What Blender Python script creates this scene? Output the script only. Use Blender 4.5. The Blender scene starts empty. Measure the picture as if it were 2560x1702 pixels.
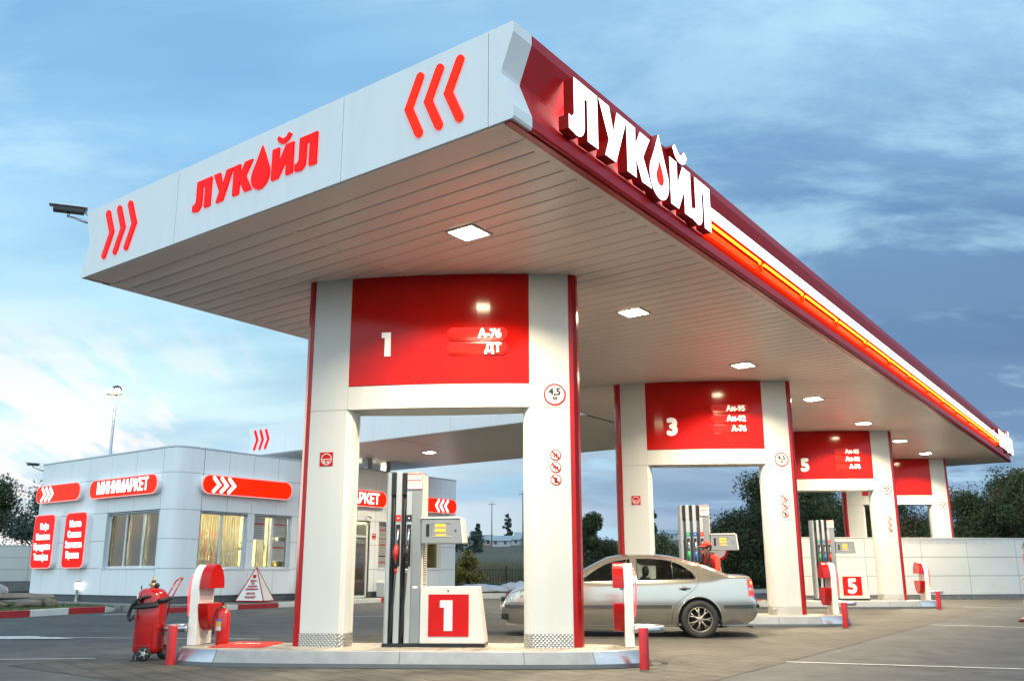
import bpy, bmesh, math, random
import numpy as np
from mathutils import Vector, Matrix
from mathutils.geometry import tessellate_polygon, delaunay_2d_cdt
random.seed(7); rng = np.random.default_rng(7)
R = math.radians; PI = math.pi
sc = bpy.context.scene
COL = sc.collection
# ------------------------------------------------------------------ camera
cam_d = bpy.data.cameras.new('camera'); cam = bpy.data.objects.new('camera', cam_d); COL.objects.link(cam)
cam_d.sensor_width = 36; cam_d.lens = 2329.2/2560*36; cam_d.clip_end = 6000; cam_d.clip_start = .05
_t, _r = R(14.0287), 0.00234586
_Rv = Vector((math.cos(_r), math.sin(_t)*math.sin(_r), -math.cos(_t)*math.sin(_r)))
_Uv = Vector((math.sin(_r), -math.sin(_t)*math.cos(_r), math.cos(_t)*math.cos(_r)))
_W = Vector((0, math.cos(_t), math.sin(_t)))
_m = Matrix((( _Rv.x,_Uv.x,-_W.x,0),(_Rv.y,_Uv.y,-_W.y,0),(_Rv.z,_Uv.z,-_W.z,1.1),(0,0,0,1)))
cam.matrix_world = _m
sc.camera = cam
sc.view_settings.view_transform = 'Standard'; sc.view_settings.look = 'None'
sc.view_settings.exposure = 0.0; sc.view_settings.gamma = 1
sc.cycles.max_bounces = 7; sc.cycles.diffuse_bounces = 3; sc.cycles.glossy_bounces = 4
sc.cycles.transparent_max_bounces = 10; sc.cycles.sample_clamp_indirect = 6; sc.cycles.sample_clamp_direct = 0
sc.cycles.caustics_reflective = False; sc.cycles.caustics_refractive = False
# ------------------------------------------------------------------ world: dusk sky
world = bpy.data.worlds.new('World'); sc.world = world; world.use_nodes = True
nt = world.node_tree; nt.nodes.clear()
def N(t, **k):
    n = nt.nodes.new(t)
    for a, b in k.items(): setattr(n, a, b)
    return n
def L(a, b): nt.links.new(a, b)
def ramp(node, stops):
    cr = node.color_ramp
    while len(cr.elements) > 1: cr.elements.remove(cr.elements[-1])
    cr.elements[0].position = stops[0][0]; cr.elements[0].color = (*stops[0][1], 1)
    for p, c in stops[1:]:
        e = cr.elements.new(p); e.color = (*c, 1)
tc = N('ShaderNodeTexCoord'); sep = N('ShaderNodeSeparateXYZ'); L(tc.outputs['Generated'], sep.inputs[0])
zc = N('ShaderNodeMath', operation='MAXIMUM'); L(sep.outputs['Z'], zc.inputs[0]); zc.inputs[1].default_value = 0
rl = N('ShaderNodeValToRGB'); L(zc.outputs[0], rl.inputs[0])
ramp(rl, [(0,(.84,.95,1.0)),(.10,(.80,.98,1.04)),(.17,(.72,.99,1.05)),(.26,(.52,.86,1.03)),(.40,(.34,.64,.95)),(.52,(.33,.64,.93)),(.7,(.42,.72,.95)),(1,(.34,.64,.95))])
rr = N('ShaderNodeValToRGB'); L(zc.outputs[0], rr.inputs[0])
ramp(rr, [(0,(.32,.45,.62)),(.06,(.25,.39,.60)),(.16,(.165,.29,.49)),(.28,(.165,.30,.51)),(.38,(.22,.41,.66)),(.50,(.34,.60,.87)),(1,(.34,.62,.92))])
dp = N('ShaderNodeVectorMath', operation='DOT_PRODUCT'); L(tc.outputs['Generated'], dp.inputs[0]); dp.inputs[1].default_value = (-.78,.62,0)
mp = N('ShaderNodeMapRange', interpolation_type='SMOOTHSTEP'); L(dp.outputs['Value'], mp.inputs[0]); mp.inputs[1].default_value = .30; mp.inputs[2].default_value = .90
mx = N('ShaderNodeMix', data_type='RGBA'); L(mp.outputs[0], mx.inputs[0]); L(rr.outputs[0], mx.inputs[6]); L(rl.outputs[0], mx.inputs[7])
# clouds on a high sheet
add = N('ShaderNodeMath', operation='ADD'); L(zc.outputs[0], add.inputs[0]); add.inputs[1].default_value = .22
dx = N('ShaderNodeMath', operation='DIVIDE'); L(sep.outputs['X'], dx.inputs[0]); L(add.outputs[0], dx.inputs[1])
dy = N('ShaderNodeMath', operation='DIVIDE'); L(sep.outputs['Y'], dy.inputs[0]); L(add.outputs[0], dy.inputs[1])
cb = N('ShaderNodeCombineXYZ'); L(dx.outputs[0], cb.inputs[0]); L(dy.outputs[0], cb.inputs[1])
mpn = N('ShaderNodeMapping'); L(cb.outputs[0], mpn.inputs[0]); mpn.inputs['Rotation'].default_value = (0,0,R(32)); mpn.inputs['Scale'].default_value = (1.0,1.9,1)
n1 = N('ShaderNodeTexNoise'); L(mpn.outputs[0], n1.inputs[0]); n1.inputs['Scale'].default_value = 1.25; n1.inputs['Detail'].default_value = 9; n1.inputs['Roughness'].default_value = .60; n1.inputs['Distortion'].default_value = .35
c1 = N('ShaderNodeMapRange', interpolation_type='SMOOTHSTEP'); L(n1.outputs[0], c1.inputs[0]); c1.inputs[1].default_value = .48; c1.inputs[2].default_value = .62; c1.inputs[4].default_value = .72
mc = N('ShaderNodeMix', data_type='RGBA'); L(c1.outputs[0], mc.inputs[0]); L(mx.outputs[2], mc.inputs[6]); mc.inputs[7].default_value = (.52,.82,1.0,1)
# darker streaks
mpn2 = N('ShaderNodeMapping'); L(cb.outputs[0], mpn2.inputs[0]); mpn2.inputs['Rotation'].default_value = (0,0,R(20)); mpn2.inputs['Scale'].default_value = (.9,2.6,1); mpn2.inputs['Location'].default_value = (3.1,1.7,0)
n2 = N('ShaderNodeTexNoise'); L(mpn2.outputs[0], n2.inputs[0]); n2.inputs['Scale'].default_value = .8; n2.inputs['Detail'].default_value = 5; n2.inputs['Roughness'].default_value = .5
c2 = N('ShaderNodeMapRange', interpolation_type='SMOOTHSTEP'); L(n2.outputs[0], c2.inputs[0]); c2.inputs[1].default_value = .42; c2.inputs[2].default_value = .66; c2.inputs[4].default_value = .72
md = N('ShaderNodeMix', data_type='RGBA', blend_type='MULTIPLY'); L(c2.outputs[0], md.inputs[0]); L(mc.outputs[2], md.inputs[6]); md.inputs[7].default_value = (.58,.68,.80,1)
# thin sun-touched cloud low on the left
mpn3 = N('ShaderNodeMapping'); L(cb.outputs[0], mpn3.inputs[0]); mpn3.inputs['Rotation'].default_value = (0,0,R(-35)); mpn3.inputs['Scale'].default_value = (3.2,1.0,1)
n3 = N('ShaderNodeTexNoise'); L(mpn3.outputs[0], n3.inputs[0]); n3.inputs['Scale'].default_value = .9; n3.inputs['Detail'].default_value = 8; n3.inputs['Roughness'].default_value = .6
c3 = N('ShaderNodeMapRange', interpolation_type='SMOOTHSTEP'); L(n3.outputs[0], c3.inputs[0]); c3.inputs[1].default_value = .47; c3.inputs[2].default_value = .57
el = N('ShaderNodeMapRange', interpolation_type='SMOOTHSTEP'); L(zc.outputs[0], el.inputs[0]); el.inputs[1].default_value = .30; el.inputs[2].default_value = .12
pm = N('ShaderNodeMath', operation='MULTIPLY'); L(c3.outputs[0], pm.inputs[0]); L(el.outputs[0], pm.inputs[1])
pm2 = N('ShaderNodeMath', operation='MULTIPLY'); L(pm.outputs[0], pm2.inputs[0]); lw_ = N('ShaderNodeMapRange', interpolation_type='SMOOTHSTEP'); L(dp.outputs['Value'], lw_.inputs[0]); lw_.inputs[1].default_value = .66; lw_.inputs[2].default_value = .92; L(lw_.outputs[0], pm2.inputs[1])
mq = N('ShaderNodeMix', data_type='RGBA'); L(pm2.outputs[0], mq.inputs[0]); L(md.outputs[2], mq.inputs[6]); mq.inputs[7].default_value = (1.02,.99,1.0,1)
# unseen half of the sky behind the viewer, brightened to light the white fascias
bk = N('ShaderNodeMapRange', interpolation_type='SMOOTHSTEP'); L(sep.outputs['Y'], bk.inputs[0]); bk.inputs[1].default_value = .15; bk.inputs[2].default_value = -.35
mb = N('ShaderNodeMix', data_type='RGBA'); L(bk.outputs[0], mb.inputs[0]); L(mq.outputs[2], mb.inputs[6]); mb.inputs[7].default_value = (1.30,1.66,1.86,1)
sky = N('ShaderNodeTexSky', sky_type='NISHITA', sun_disc=False, sun_elevation=R(2), sun_rotation=R(-52))
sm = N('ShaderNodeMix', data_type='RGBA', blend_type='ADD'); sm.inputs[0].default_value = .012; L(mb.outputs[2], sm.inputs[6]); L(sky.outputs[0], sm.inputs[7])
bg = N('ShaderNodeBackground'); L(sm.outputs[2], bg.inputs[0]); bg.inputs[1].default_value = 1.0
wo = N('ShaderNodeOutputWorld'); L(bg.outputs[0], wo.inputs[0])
sun_d = bpy.data.lights.new('sun', 'SUN'); sun_d.energy = .18; sun_d.angle = R(12); sun_d.color = (1,.86,.74)
sun = bpy.data.objects.new('sun', sun_d); COL.objects.link(sun)
sun.rotation_euler = Vector((.78,-.62,-.10)).to_track_quat('-Z','Y').to_euler()
# ------------------------------------------------------------------ site frame (metres, from the survey of the photo)
aF, aD, aG = R(52.073), R(34.451), R(94.892)
Fd = Vector((-math.sin(aF), math.cos(aF), 0)); Dd = Vector((math.sin(aD), math.cos(aD), 0))
Gd = Vector((math.sin(aG), math.cos(aG), 0)); Nd = Vector((-Gd.y, Gd.x, 0)); ROT = -math.atan2(-Gd.y, Gd.x)
A0 = Vector((.02, 7.86, 0)); C0 = Vector((-9.76, 27.2, 0)); M0 = Vector((-.99, 12.9, 0))
FR = [M0, M0+Vector((5.20,7.54,0)), M0+Vector((10.36,15.0,0)), M0+Vector((15.15,22.0,0))]
def gz(x, y): return -.03 + .0105*(min(y, 60)-12)
SOF = 5.18
# ------------------------------------------------------------------ materials
MATS = {}
def mat(name, col, rough=.5, metal=0., var=.06, vscale=3., bump=0., bscale=40., emit=None, estr=0., spec=.5, coat=0., trans=0., alpha=1., col2=None, streak=None):
    if name in MATS: return MATS[name]
    m = bpy.data.materials.new(name); m.use_nodes = True; t = m.node_tree; p = t.nodes['Principled BSDF']
    p.inputs['Roughness'].default_value = rough; p.inputs['Metallic'].default_value = metal
    p.inputs['Specular IOR Level'].default_value = spec; p.inputs['Coat Weight'].default_value = coat
    p.inputs['Coat Roughness'].default_value = .06
    p.inputs['Transmission Weight'].default_value = trans; p.inputs['Alpha'].default_value = alpha
    tcn = t.nodes.new('ShaderNodeTexCoord')
    nz = t.nodes.new('ShaderNodeTexNoise'); nz.inputs['Scale'].default_value = vscale; nz.inputs['Detail'].default_value = 6; nz.inputs['Roughness'].default_value = .6
    if streak:
        ms_ = t.nodes.new('ShaderNodeMapping'); ms_.inputs['Scale'].default_value = (1,1,streak); t.links.new(tcn.outputs['Object'], ms_.inputs[0]); t.links.new(ms_.outputs[0], nz.inputs['Vector'])
    else: t.links.new(tcn.outputs['Object'], nz.inputs['Vector'])
    mr = t.nodes.new('ShaderNodeMapRange'); mr.inputs[1].default_value = .3; mr.inputs[2].default_value = .7
    t.links.new(nz.outputs[0], mr.inputs[0])
    mi = t.nodes.new('ShaderNodeMix'); mi.data_type = 'RGBA'
    c2_ = col2 if col2 else tuple(c*(1-var*2) for c in col)
    c1_ = col if col2 else tuple(min(1, c*(1+var*.6)) for c in col)
    mi.inputs[6].default_value = (*c2_, 1); mi.inputs[7].default_value = (*c1_, 1)
    t.links.new(mr.outputs[0], mi.inputs[0]); t.links.new(mi.outputs[2], p.inputs['Base Color'])
    if bump:
        nb = t.nodes.new('ShaderNodeTexNoise'); nb.inputs['Scale'].default_value = bscale; nb.inputs['Detail'].default_value = 4
        t.links.new(tcn.outputs['Object'], nb.inputs['Vector'])
        b = t.nodes.new('ShaderNodeBump'); b.inputs['Strength'].default_value = bump; b.inputs['Distance'].default_value = .01
        t.links.new(nb.outputs[0], b.inputs['Height']); t.links.new(b.outputs[0], p.inputs['Normal'])
    if emit is not None:
        p.inputs['Emission Color'].default_value = (*emit, 1); p.inputs['Emission Strength'].default_value = estr
    MATS[name] = m; return m
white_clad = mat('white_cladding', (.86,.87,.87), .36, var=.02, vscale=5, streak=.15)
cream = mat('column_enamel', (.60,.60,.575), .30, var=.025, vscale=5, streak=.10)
soffm = mat('soffit_enamel', (.85,.775,.70), .36, spec=.9, var=.03, vscale=.8)
soffgap = mat('soffit_gap', (.24,.21,.18), .8)
fascred = mat('fascia_red', (.50,.010,.012), .30, var=.06, spec=.35)
panred = mat('panel_red', (.45,.005,.002), .12, var=.08, vscale=1.6, spec=.24)
trimred = mat('trim_red', (.42,.007,.007), .20, var=.08, spec=.35)
dark = mat('dark_rubber', (.018,.018,.020), .6)
black = mat('black_plastic', (.012,.012,.014), .35)
seamm = mat('panel_gap', (.10,.11,.12), .8)
steel = mat('brushed_steel', (.42,.44,.48), .36, metal=.9, var=.1, vscale=9)
curbm = mat('kerb_sheet', (.30,.31,.33), .55, metal=.1, var=.10, vscale=5)
curbend = mat('polished_kerb_end', (.42,.44,.48), .24, metal=.8, var=.06)
curbdark = mat('kerb_base_strip', (.17,.18,.19), .45, metal=.4)
tilem = None
greym = mat('pump_grey', (.25,.265,.28), .34, var=.04, metal=.2)
lightgrey = mat('pump_light_grey', (.43,.45,.465), .34, var=.04, metal=.2)
pumpwhite = mat('pump_white', (.60,.59,.56), .35, var=.03)
glow_red = mat('lit_red_plastic', (.35,.003,.002), .25, emit=(1,.004,.001), estr=.85, spec=.12)
glow_orange = mat('lit_orange_red_plastic', (.35,.006,.002), .25, emit=(1,.022,.0), estr=1.0, var=.1, spec=.12)
glow_rim = mat('lit_rim', (.8,.4,.4), .3, emit=(1,.22,.20), estr=.9)
glow_white = mat('lit_white_plastic', (.9,.9,.9), .3, emit=(1,.99,.96), estr=2.2)
glow_white_s = mat('lit_white_lettering', (.9,.9,.9), .3, emit=(1,.98,.94), estr=1.5)
neon = mat('neon_tube', (.9,.4,.1), .3, emit=(1,.36,.008), estr=5., spec=.1)
neon_o = mat('neon_housing', (.9,.08,.0), .3, emit=(1,.025,.0), estr=1.1, spec=.1)
neon_r = mat('neon_red_tube', (.9,.05,.05), .3, emit=(1,.05,.05), estr=2.5)
lampglow = mat('lamp_glass', (1,.95,.85), .3, emit=(1,.86,.55), estr=130.)
white_paint = mat('white_paint', (.72,.72,.70), .5, var=.08, vscale=6)
red_paint = mat('red_paint', (.42,.025,.030), .45, var=.12, vscale=7)
glassm = bpy.data.materials.new('window_glass'); glassm.use_nodes = True
def _glass(m, tint, refl=.12):
    t = m.node_tree; t.nodes.clear()
    o = t.nodes.new('ShaderNodeOutputMaterial'); tr = t.nodes.new('ShaderNodeBsdfTransparent'); tr.inputs[0].default_value = (*tint, 1)
    gl = t.nodes.new('ShaderNodeBsdfGlossy'); gl.inputs['Roughness'].default_value = .03
    fr = t.nodes.new('ShaderNodeFresnel'); fr.inputs[0].default_value = 1.5
    ms = t.nodes.new('ShaderNodeMixShader'); mm = t.nodes.new('ShaderNodeMath'); mm.operation = 'MULTIPLY_ADD'; mm.inputs[1].default_value = .9; mm.inputs[2].default_value = refl*.4
    t.links.new(fr.outputs[0], mm.inputs[0]); t.links.new(mm.outputs[0], ms.inputs[0]); t.links.new(tr.outputs[0], ms.inputs[1]); t.links.new(gl.outputs[0], ms.inputs[2]); t.links.new(ms.outputs[0], o.inputs[0])
_glass(glassm, (.85,.90,.88))
carglass = bpy.data.materials.new('car_glass'); carglass.use_nodes = True; _glass(carglass, (.68,.74,.71), .12)
# ------------------------------------------------------------------ mesh helpers
class MB:
    def __init__(s): s.v = []; s.f = []; s.m = []; s.sm = []
    def add(s, vs, fs, mi=0, smooth=False, T=None):
        o = len(s.v)
        s.v += [tuple(T(*p)) if T else tuple(p) for p in vs]
        s.f += [tuple(i+o for i in f) for f in fs]; s.m += [mi]*len(fs); s.sm += [smooth]*len(fs); return s
    def box(s, x0, x1, y0, y1, z0, z1, mi=0, T=None):
        vs = [(x,y,z) for z in (z0,z1) for y in (y0,y1) for x in (x0,x1)]
        return s.add(vs, [(0,2,3,1),(4,5,7,6),(0,1,5,4),(1,3,7,5),(3,2,6,7),(2,0,4,6)], mi, False, T)
    def prism(s, poly, h0, h1, mi=0, T=None, smooth=False, cap=True, side=None):
        n = len(poly); vs = [(p[0],p[1],h0) for p in poly]+[(p[0],p[1],h1) for p in poly]
        fs = [(i,(i+1)%n,(i+1)%n+n,i+n) for i in range(n)]
        s.add(vs, fs, mi if side is None else side, smooth, T)
        if cap:
            tri = tessellate_polygon([[Vector((p[0],p[1],0)) for p in poly]])
            s.add(vs, [tuple(t) for t in tri]+[tuple(i+n for i in reversed(t)) for t in tri], mi, False, T)
        return s
    def tube(s, pts, r, n=8, mi=0, T=None, cap=True, smooth=True):
        pts = [Vector(p) for p in pts]; rs = r if isinstance(r, (list, tuple)) else [r]*len(pts)
        vs = []; up = None
        for i, p in enumerate(pts):
            d = (pts[min(i+1,len(pts)-1)]-pts[max(i-1,0)]).normalized()
            if up is None: up = d.orthogonal().normalized()
            else:
                up = (up - d*up.dot(d)); up = up.normalized() if up.length > 1e-6 else d.orthogonal().normalized()
            w = d.cross(up)
            for k in range(n):
                a = 2*PI*k/n; vs.append(tuple(p+(up*math.cos(a)+w*math.sin(a))*rs[i]))
        fs = []
        for i in range(len(pts)-1):
            for k in range(n): fs.append((i*n+k, i*n+(k+1)%n, (i+1)*n+(k+1)%n, (i+1)*n+k))
        s.add(vs, fs, mi, smooth, T)
        if cap: s.add(vs, [tuple(reversed(range(n))), tuple(range(len(vs)-n, len(vs)))], mi, False, T)
        return s
    def lathe(s, prof, n=24, mi=0, T=None, c=(0,0,0), smooth=True):
        vs = []
        for r, z in prof:
            for k in range(n):
                a = 2*PI*k/n; vs.append((c[0]+r*math.cos(a), c[1]+r*math.sin(a), c[2]+z))
        fs = []
        for i in range(len(prof)-1):
            for k in range(n): fs.append((i*n+k, i*n+(k+1)%n, (i+1)*n+(k+1)%n, (i+1)*n+k))
        return s.add(vs, fs, mi, smooth, T)
    def ball(s, c, r, mi=0, T=None, n=12, sq=(1,1,1)):
        prof = [(max(1e-4, math.sin(PI*i/n))*r, -math.cos(PI*i/n)*r) for i in range(n+1)]
        vs = []
        for rr_, z in prof:
            for k in range(n*2):
                a = PI*k/n; vs.append((c[0]+rr_*math.cos(a)*sq[0], c[1]+rr_*math.sin(a)*sq[1], c[2]+z*sq[2]))
        m = n*2
        fs = [(i*m+k, i*m+(k+1)%m, (i+1)*m+(k+1)%m, (i+1)*m+k) for i in range(n) for k in range(m)]
        return s.add(vs, fs, mi, True, T)
    def build(s, name, mats, parent=None, loc=None, bevel=0):
        me = bpy.data.meshes.new(name); me.from_pydata(s.v, [], s.f)
        me.polygons.foreach_set('material_index', s.m); me.polygons.foreach_set('use_smooth', s.sm)
        for m in (mats if isinstance(mats, (list, tuple)) else [mats]): me.materials.append(m)
        bm = bmesh.new(); bm.from_mesh(me); bmesh.ops.remove_doubles(bm, verts=bm.verts, dist=1e-5)
        bmesh.ops.recalc_face_normals(bm, faces=bm.faces)
        bm.to_mesh(me); bm.free(); me.update()
        o = bpy.data.objects.new(name, me); COL.objects.link(o)
        if parent: o.parent = parent
        if loc: o.location = loc
        if bevel:
            b = o.modifiers.new('bevel', 'BEVEL'); b.width = bevel; b.segments = 2; b.limit_method = 'ANGLE'; b.angle_limit = R(40)
        return o
def empty(name, loc=(0,0,0), rz=0, label=None, cat=None, group=None):
    o = bpy.data.objects.new(name, None); COL.objects.link(o); o.location = loc; o.rotation_euler = (0,0,rz)
    o.empty_display_size = .2
    if label: tag(o, label, cat, group)
    return o
def tag(o, label=None, cat=None, group=None, kind=None):
    if label: o['label'] = label
    if cat: o['category'] = cat
    if group: o['group'] = group
    if kind: o['kind'] = kind
    return o
def copy_tree(o, parent=None, kids=None):
    kids = kids if kids is not None else KIDS()
    c = o.copy(); COL.objects.link(c); c.parent = parent
    for ch in kids.get(o.name, []): copy_tree(ch, c, kids)
    return c
def KIDS():
    d = {}
    for o in COL.objects:
        if o.parent: d.setdefault(o.parent.name, []).append(o)
    return d
_tc = {}
def text2d(body, size=1., bold=0., ex=.01, cond=1., slant=0., align='CENTER', space=1.):
    """returns verts, faces; x right, y up, z thickness, measured around the baseline"""
    key = (body, size, bold, ex, cond, slant, align, space)
    if key in _tc: return _tc[key]
    cu = bpy.data.curves.new('lettering', 'FONT'); cu.body = body; cu.size = size; cu.extrude = ex; cu.align_x = align; cu.shear = slant; cu.space_character = space
    cu.resolution_u = 3
    o = bpy.data.objects.new('lettering', cu); COL.objects.link(o)
    dg = bpy.context.evaluated_depsgraph_get(); me = bpy.data.meshes.new_from_object(o.evaluated_get(dg))
    vs = [(v.co.x*cond, v.co.y, v.co.z) for v in me.vertices]; fs = [tuple(p.vertices) for p in me.polygons]
    bpy.data.objects.remove(o); bpy.data.curves.remove(cu); bpy.data.meshes.remove(me)
    V, F_ = [], []
    offs = [(0,0)]
    if bold: offs += [(bold*math.cos(k*PI/4), bold*math.sin(k*PI/4)) for k in range(8)]
    for i, (ox, oy) in enumerate(offs):
        b = len(V); V += [(x+ox, y+oy, z+i*size*.0015) for x, y, z in vs]; F_ += [tuple(j+b for j in f) for f in fs]
    _tc[key] = (V, F_); return V, F_
def thick(pts, w, cap=6):
    pts = [Vector((p[0],p[1])) for p in pts]; out = []
    def side(ps):
        r = []
        for i, p in enumerate(ps):
            if i == 0: d = (ps[1]-p).normalized(); nrm = Vector((-d.y,d.x)); r.append(p+nrm*w)
            elif i == len(ps)-1: d = (p-ps[i-1]).normalized(); nrm = Vector((-d.y,d.x)); r.append(p+nrm*w)
            else:
                a = (p-ps[i-1]).normalized(); b = (ps[i+1]-p).normalized(); na = Vector((-a.y,a.x)); nb = Vector((-b.y,b.x)); k = (na+nb).normalized(); r.append(p+k*(w/max(.3,k.dot(na))))
        return r
    def capp(c, d):
        a0 = math.atan2(d.x, -d.y) if False else math.atan2(d.y, d.x)
        return [c+Vector((math.cos(a0+PI/2-PI*k/cap), math.sin(a0+PI/2-PI*k/cap)))*w for k in range(1, cap)]
    l = side(pts); r = side(list(reversed(pts)))
    return [tuple(p) for p in l]+[tuple(p) for p in capp(pts[-1], (pts[-1]-pts[-2]).normalized())]+[tuple(p) for p in r]+[tuple(p) for p in capp(pts[0], (pts[0]-pts[1]).normalized())]
def rrect(x0, x1, y0, y1, r, n=6):
    out = []
    for cx, cy, a0 in ((x1-r,y0+r,-90),(x1-r,y1-r,0),(x0+r,y1-r,90),(x0+r,y0+r,180)):
        for k in range(n+1): a = R(a0+90*k/n); out.append((cx+r*math.cos(a), cy+r*math.sin(a)))
    return out
# glyph outlines for the big word on the canopies, unit height, each list of polygons
def _arc(cx, cy, r, a0, a1, n=6, ry=None): return [(cx+r*math.cos(R(a0+(a1-a0)*k/n)), cy+(ry or r)*math.sin(R(a0+(a1-a0)*k/n))) for k in range(n+1)]
GL = [(.16,1),(.86,1),(.86,0),(.57,0),(.57,.78),(.44,.78),(.44,.30)]+_arc(.22,.22,.22,10,-110,7,.26)+[(0,.0),(0,.22),(.08,.21)]+_arc(.06,.34,.10,-60,0,3)+[(.16,.5)]
GU = [(0,1),(.30,1),(.45,.52),(.60,1),(.90,1),(.50,0),(.18,0),(.31,.34)]
GK = [(0,0),(0,1),(.29,1),(.29,.62),(.50,1),(.84,1),(.56,.53),(.86,0),(.53,0),(.29,.44),(.29,0)]
GI = [(0,0),(0,1),(.28,1),(.28,.48),(.56,1),(.88,1),(.88,0),(.60,0),(.60,.52),(.30,0)]
GB = _arc(.46,1.30,.20,180,360,7,.20)+[(.80,1.30),(.74,1.34)]+list(reversed(_arc(.46,1.33,.09,180,360,5,.08)))+[(.18,1.36)]
GB = [(.16,1.30)]+_arc(.46,1.28,.26,190,350,8,.20)+[(.76,1.30),(.66,1.38)]+_arc(.46,1.32,.13,350,190,6,.08)+[(.24,1.38)]
def drop(cx, s=1., n=20, cy=.36):
    out = []
    for k in range(n+1):
        a = R(-210+240*k/n*1.0 - 0); out.append((cx+.37*s*math.cos(R(150+240*k/n)), cy+.43*s*math.sin(R(150+240*k/n))))
    return out+[(cx+.20*s, cy+.50*s), (cx+.02*s, cy+.92*s), (cx-.17*s, cy+.50*s)]
def fat(P, d):
    a = sum(P[i][0]*P[(i+1)%len(P)][1]-P[(i+1)%len(P)][0]*P[i][1] for i in range(len(P))); sg_ = 1 if a > 0 else -1; out = []
    for i in range(len(P)):
        p, c, n = Vector(P[i-1]), Vector(P[i]), Vector(P[(i+1)%len(P)]); u = (c-p); v = (n-c)
        if u.length < 1e-6 or v.length < 1e-6: out.append(tuple(c)); continue
        u.normalize(); v.normalize(); nu = Vector((u.y,-u.x))*sg_; nv = Vector((v.y,-v.x))*sg_; k = (nu+nv)
        k = k.normalized() if k.length > .1 else nu; out.append(tuple(c+k*(d/max(.55,k.dot(nu)))))
    return out
WORD = [(0,[GL]),(.96,[GU]),(1.90,[GK]),(2.70,'drop'),(3.60,[GI,GB]),(4.56,[GL])]   # total width 5.42
# ------------------------------------------------------------------ ground, paving, paint
def ground_mat(name, base, base2, scale, stain, rough=.85, joints=None):
    m = bpy.data.materials.new(name); m.use_nodes = True; t = m.node_tree; p = t.nodes['Principled BSDF']; p.inputs['Roughness'].default_value = rough
    ge = t.nodes.new('ShaderNodeTexCoord')
    def noise(sc_, det, ro=.6, vec=None):
        n = t.nodes.new('ShaderNodeTexNoise'); n.inputs['Scale'].default_value = sc_; n.inputs['Detail'].default_value = det; n.inputs['Roughness'].default_value = ro
        t.links.new(vec if vec else ge.outputs['Object'], n.inputs['Vector']); return n.outputs[0]
    def mixc(f, a, b, bt='MIX'):
        mi = t.nodes.new('ShaderNodeMix'); mi.data_type = 'RGBA'; mi.blend_type = bt
        for s_, v in ((0,f),(6,a),(7,b)):
            if isinstance(v, tuple): mi.inputs[s_].default_value = (*v,1)
            elif isinstance(v, (int,float)): mi.inputs[s_].default_value = v
            else: t.links.new(v, mi.inputs[s_])
        return mi.outputs[2]
    def rng_(v, a, b, c=0, d=1):
        r = t.nodes.new('ShaderNodeMapRange'); r.interpolation_type = 'SMOOTHSTEP'; t.links.new(v, r.inputs[0])
        for i, x in enumerate((a,b,c,d)): r.inputs[i+1].default_value = x
        return r.outputs[0]
    c = mixc(rng_(noise(scale, 8), .35, .65), base, base2)
    c = mixc(rng_(noise(.35, 6, .65), .45, .72, 0, .8), c, stain)
    mpn_ = t.nodes.new('ShaderNodeMapping'); mpn_.inputs['Rotation'].default_value = (0,0,R(8)); mpn_.inputs['Scale'].default_value = (.25,2.6,1); t.links.new(ge.outputs['Object'], mpn_.inputs[0])
    c = mixc(rng_(noise(1.3, 5, .6, mpn_.outputs[0]), .50, .70, 0, .55), c, tuple(x*.55 for x in base))
    c = mixc(rng_(noise(2.1, 3, .5), .57, .66, 0, .65), c, tuple(x*.45 for x in base))
    c = mixc(rng_(noise(5.5, 2, .5), .66, .72, 0, .5), c, tuple(min(1,x*1.5) for x in base2))
    c = mixc(rng_(noise(60, 2), .3, .7, 0, .35), c, tuple(x*.5 for x in base2))
    h = noise(90, 3)
    if joints:
        mj = t.nodes.new('ShaderNodeMapping'); mj.inputs['Rotation'].default_value = (0,0,R(joints[0])); t.links.new(ge.outputs['Object'], mj.inputs[0])
        br = t.nodes.new('ShaderNodeTexBrick'); br.inputs['Scale'].default_value = 1; br.inputs['Brick Width'].default_value = joints[1]; br.inputs['Row Height'].default_value = joints[2]; br.inputs['Mortar Size'].default_value = joints[3]; br.inputs['Mortar Smooth'].default_value = .3
        br.inputs['Color1'].default_value = (1,1,1,1); br.inputs['Color2'].default_value = (.86,.86,.86,1); br.inputs['Mortar'].default_value = (.50,.49,.47,1)
        t.links.new(mj.outputs[0], br.inputs['Vector']); c = mixc(1., c, br.outputs[0], 'MULTIPLY')
        hm = t.nodes.new('ShaderNodeMath'); hm.operation = 'MULTIPLY_ADD'; hm.inputs[1].default_value = -2.; t.links.new(br.outputs['Fac'], hm.inputs[0]); t.links.new(h, hm.inputs[2]); h = hm.outputs[0]
    t.links.new(c, p.inputs['Base Color'])
    b = t.nodes.new('ShaderNodeBump'); b.inputs['Strength'].default_value = .35; b.inputs['Distance'].default_value = .012; t.links.new(h, b.inputs['Height']); t.links.new(b.outputs[0], p.inputs['Normal'])
    return m
asphalt = ground_mat('asphalt', (.066,.067,.069), (.096,.097,.099), 1.2, (.046,.046,.047), .8)
paving = ground_mat('worn_paving', (.062,.058,.052), (.094,.087,.075), 1.0, (.036,.034,.030), .78, joints=(52.0,.60,.30,.022))
pavem = ground_mat('pavement_concrete', (.22,.22,.22), (.28,.28,.27), 2., (.15,.15,.15), .85, joints=(52,.5,.5,.02))
tilem = ground_mat('island_tiles', (.40,.345,.29), (.50,.44,.37), 1.6, (.28,.24,.20), .5, joints=(4.9,.42,.42,.012))
earth = ground_mat('field_earth', (.085,.066,.045), (.105,.092,.055), .09, (.050,.062,.028), .95)
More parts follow.
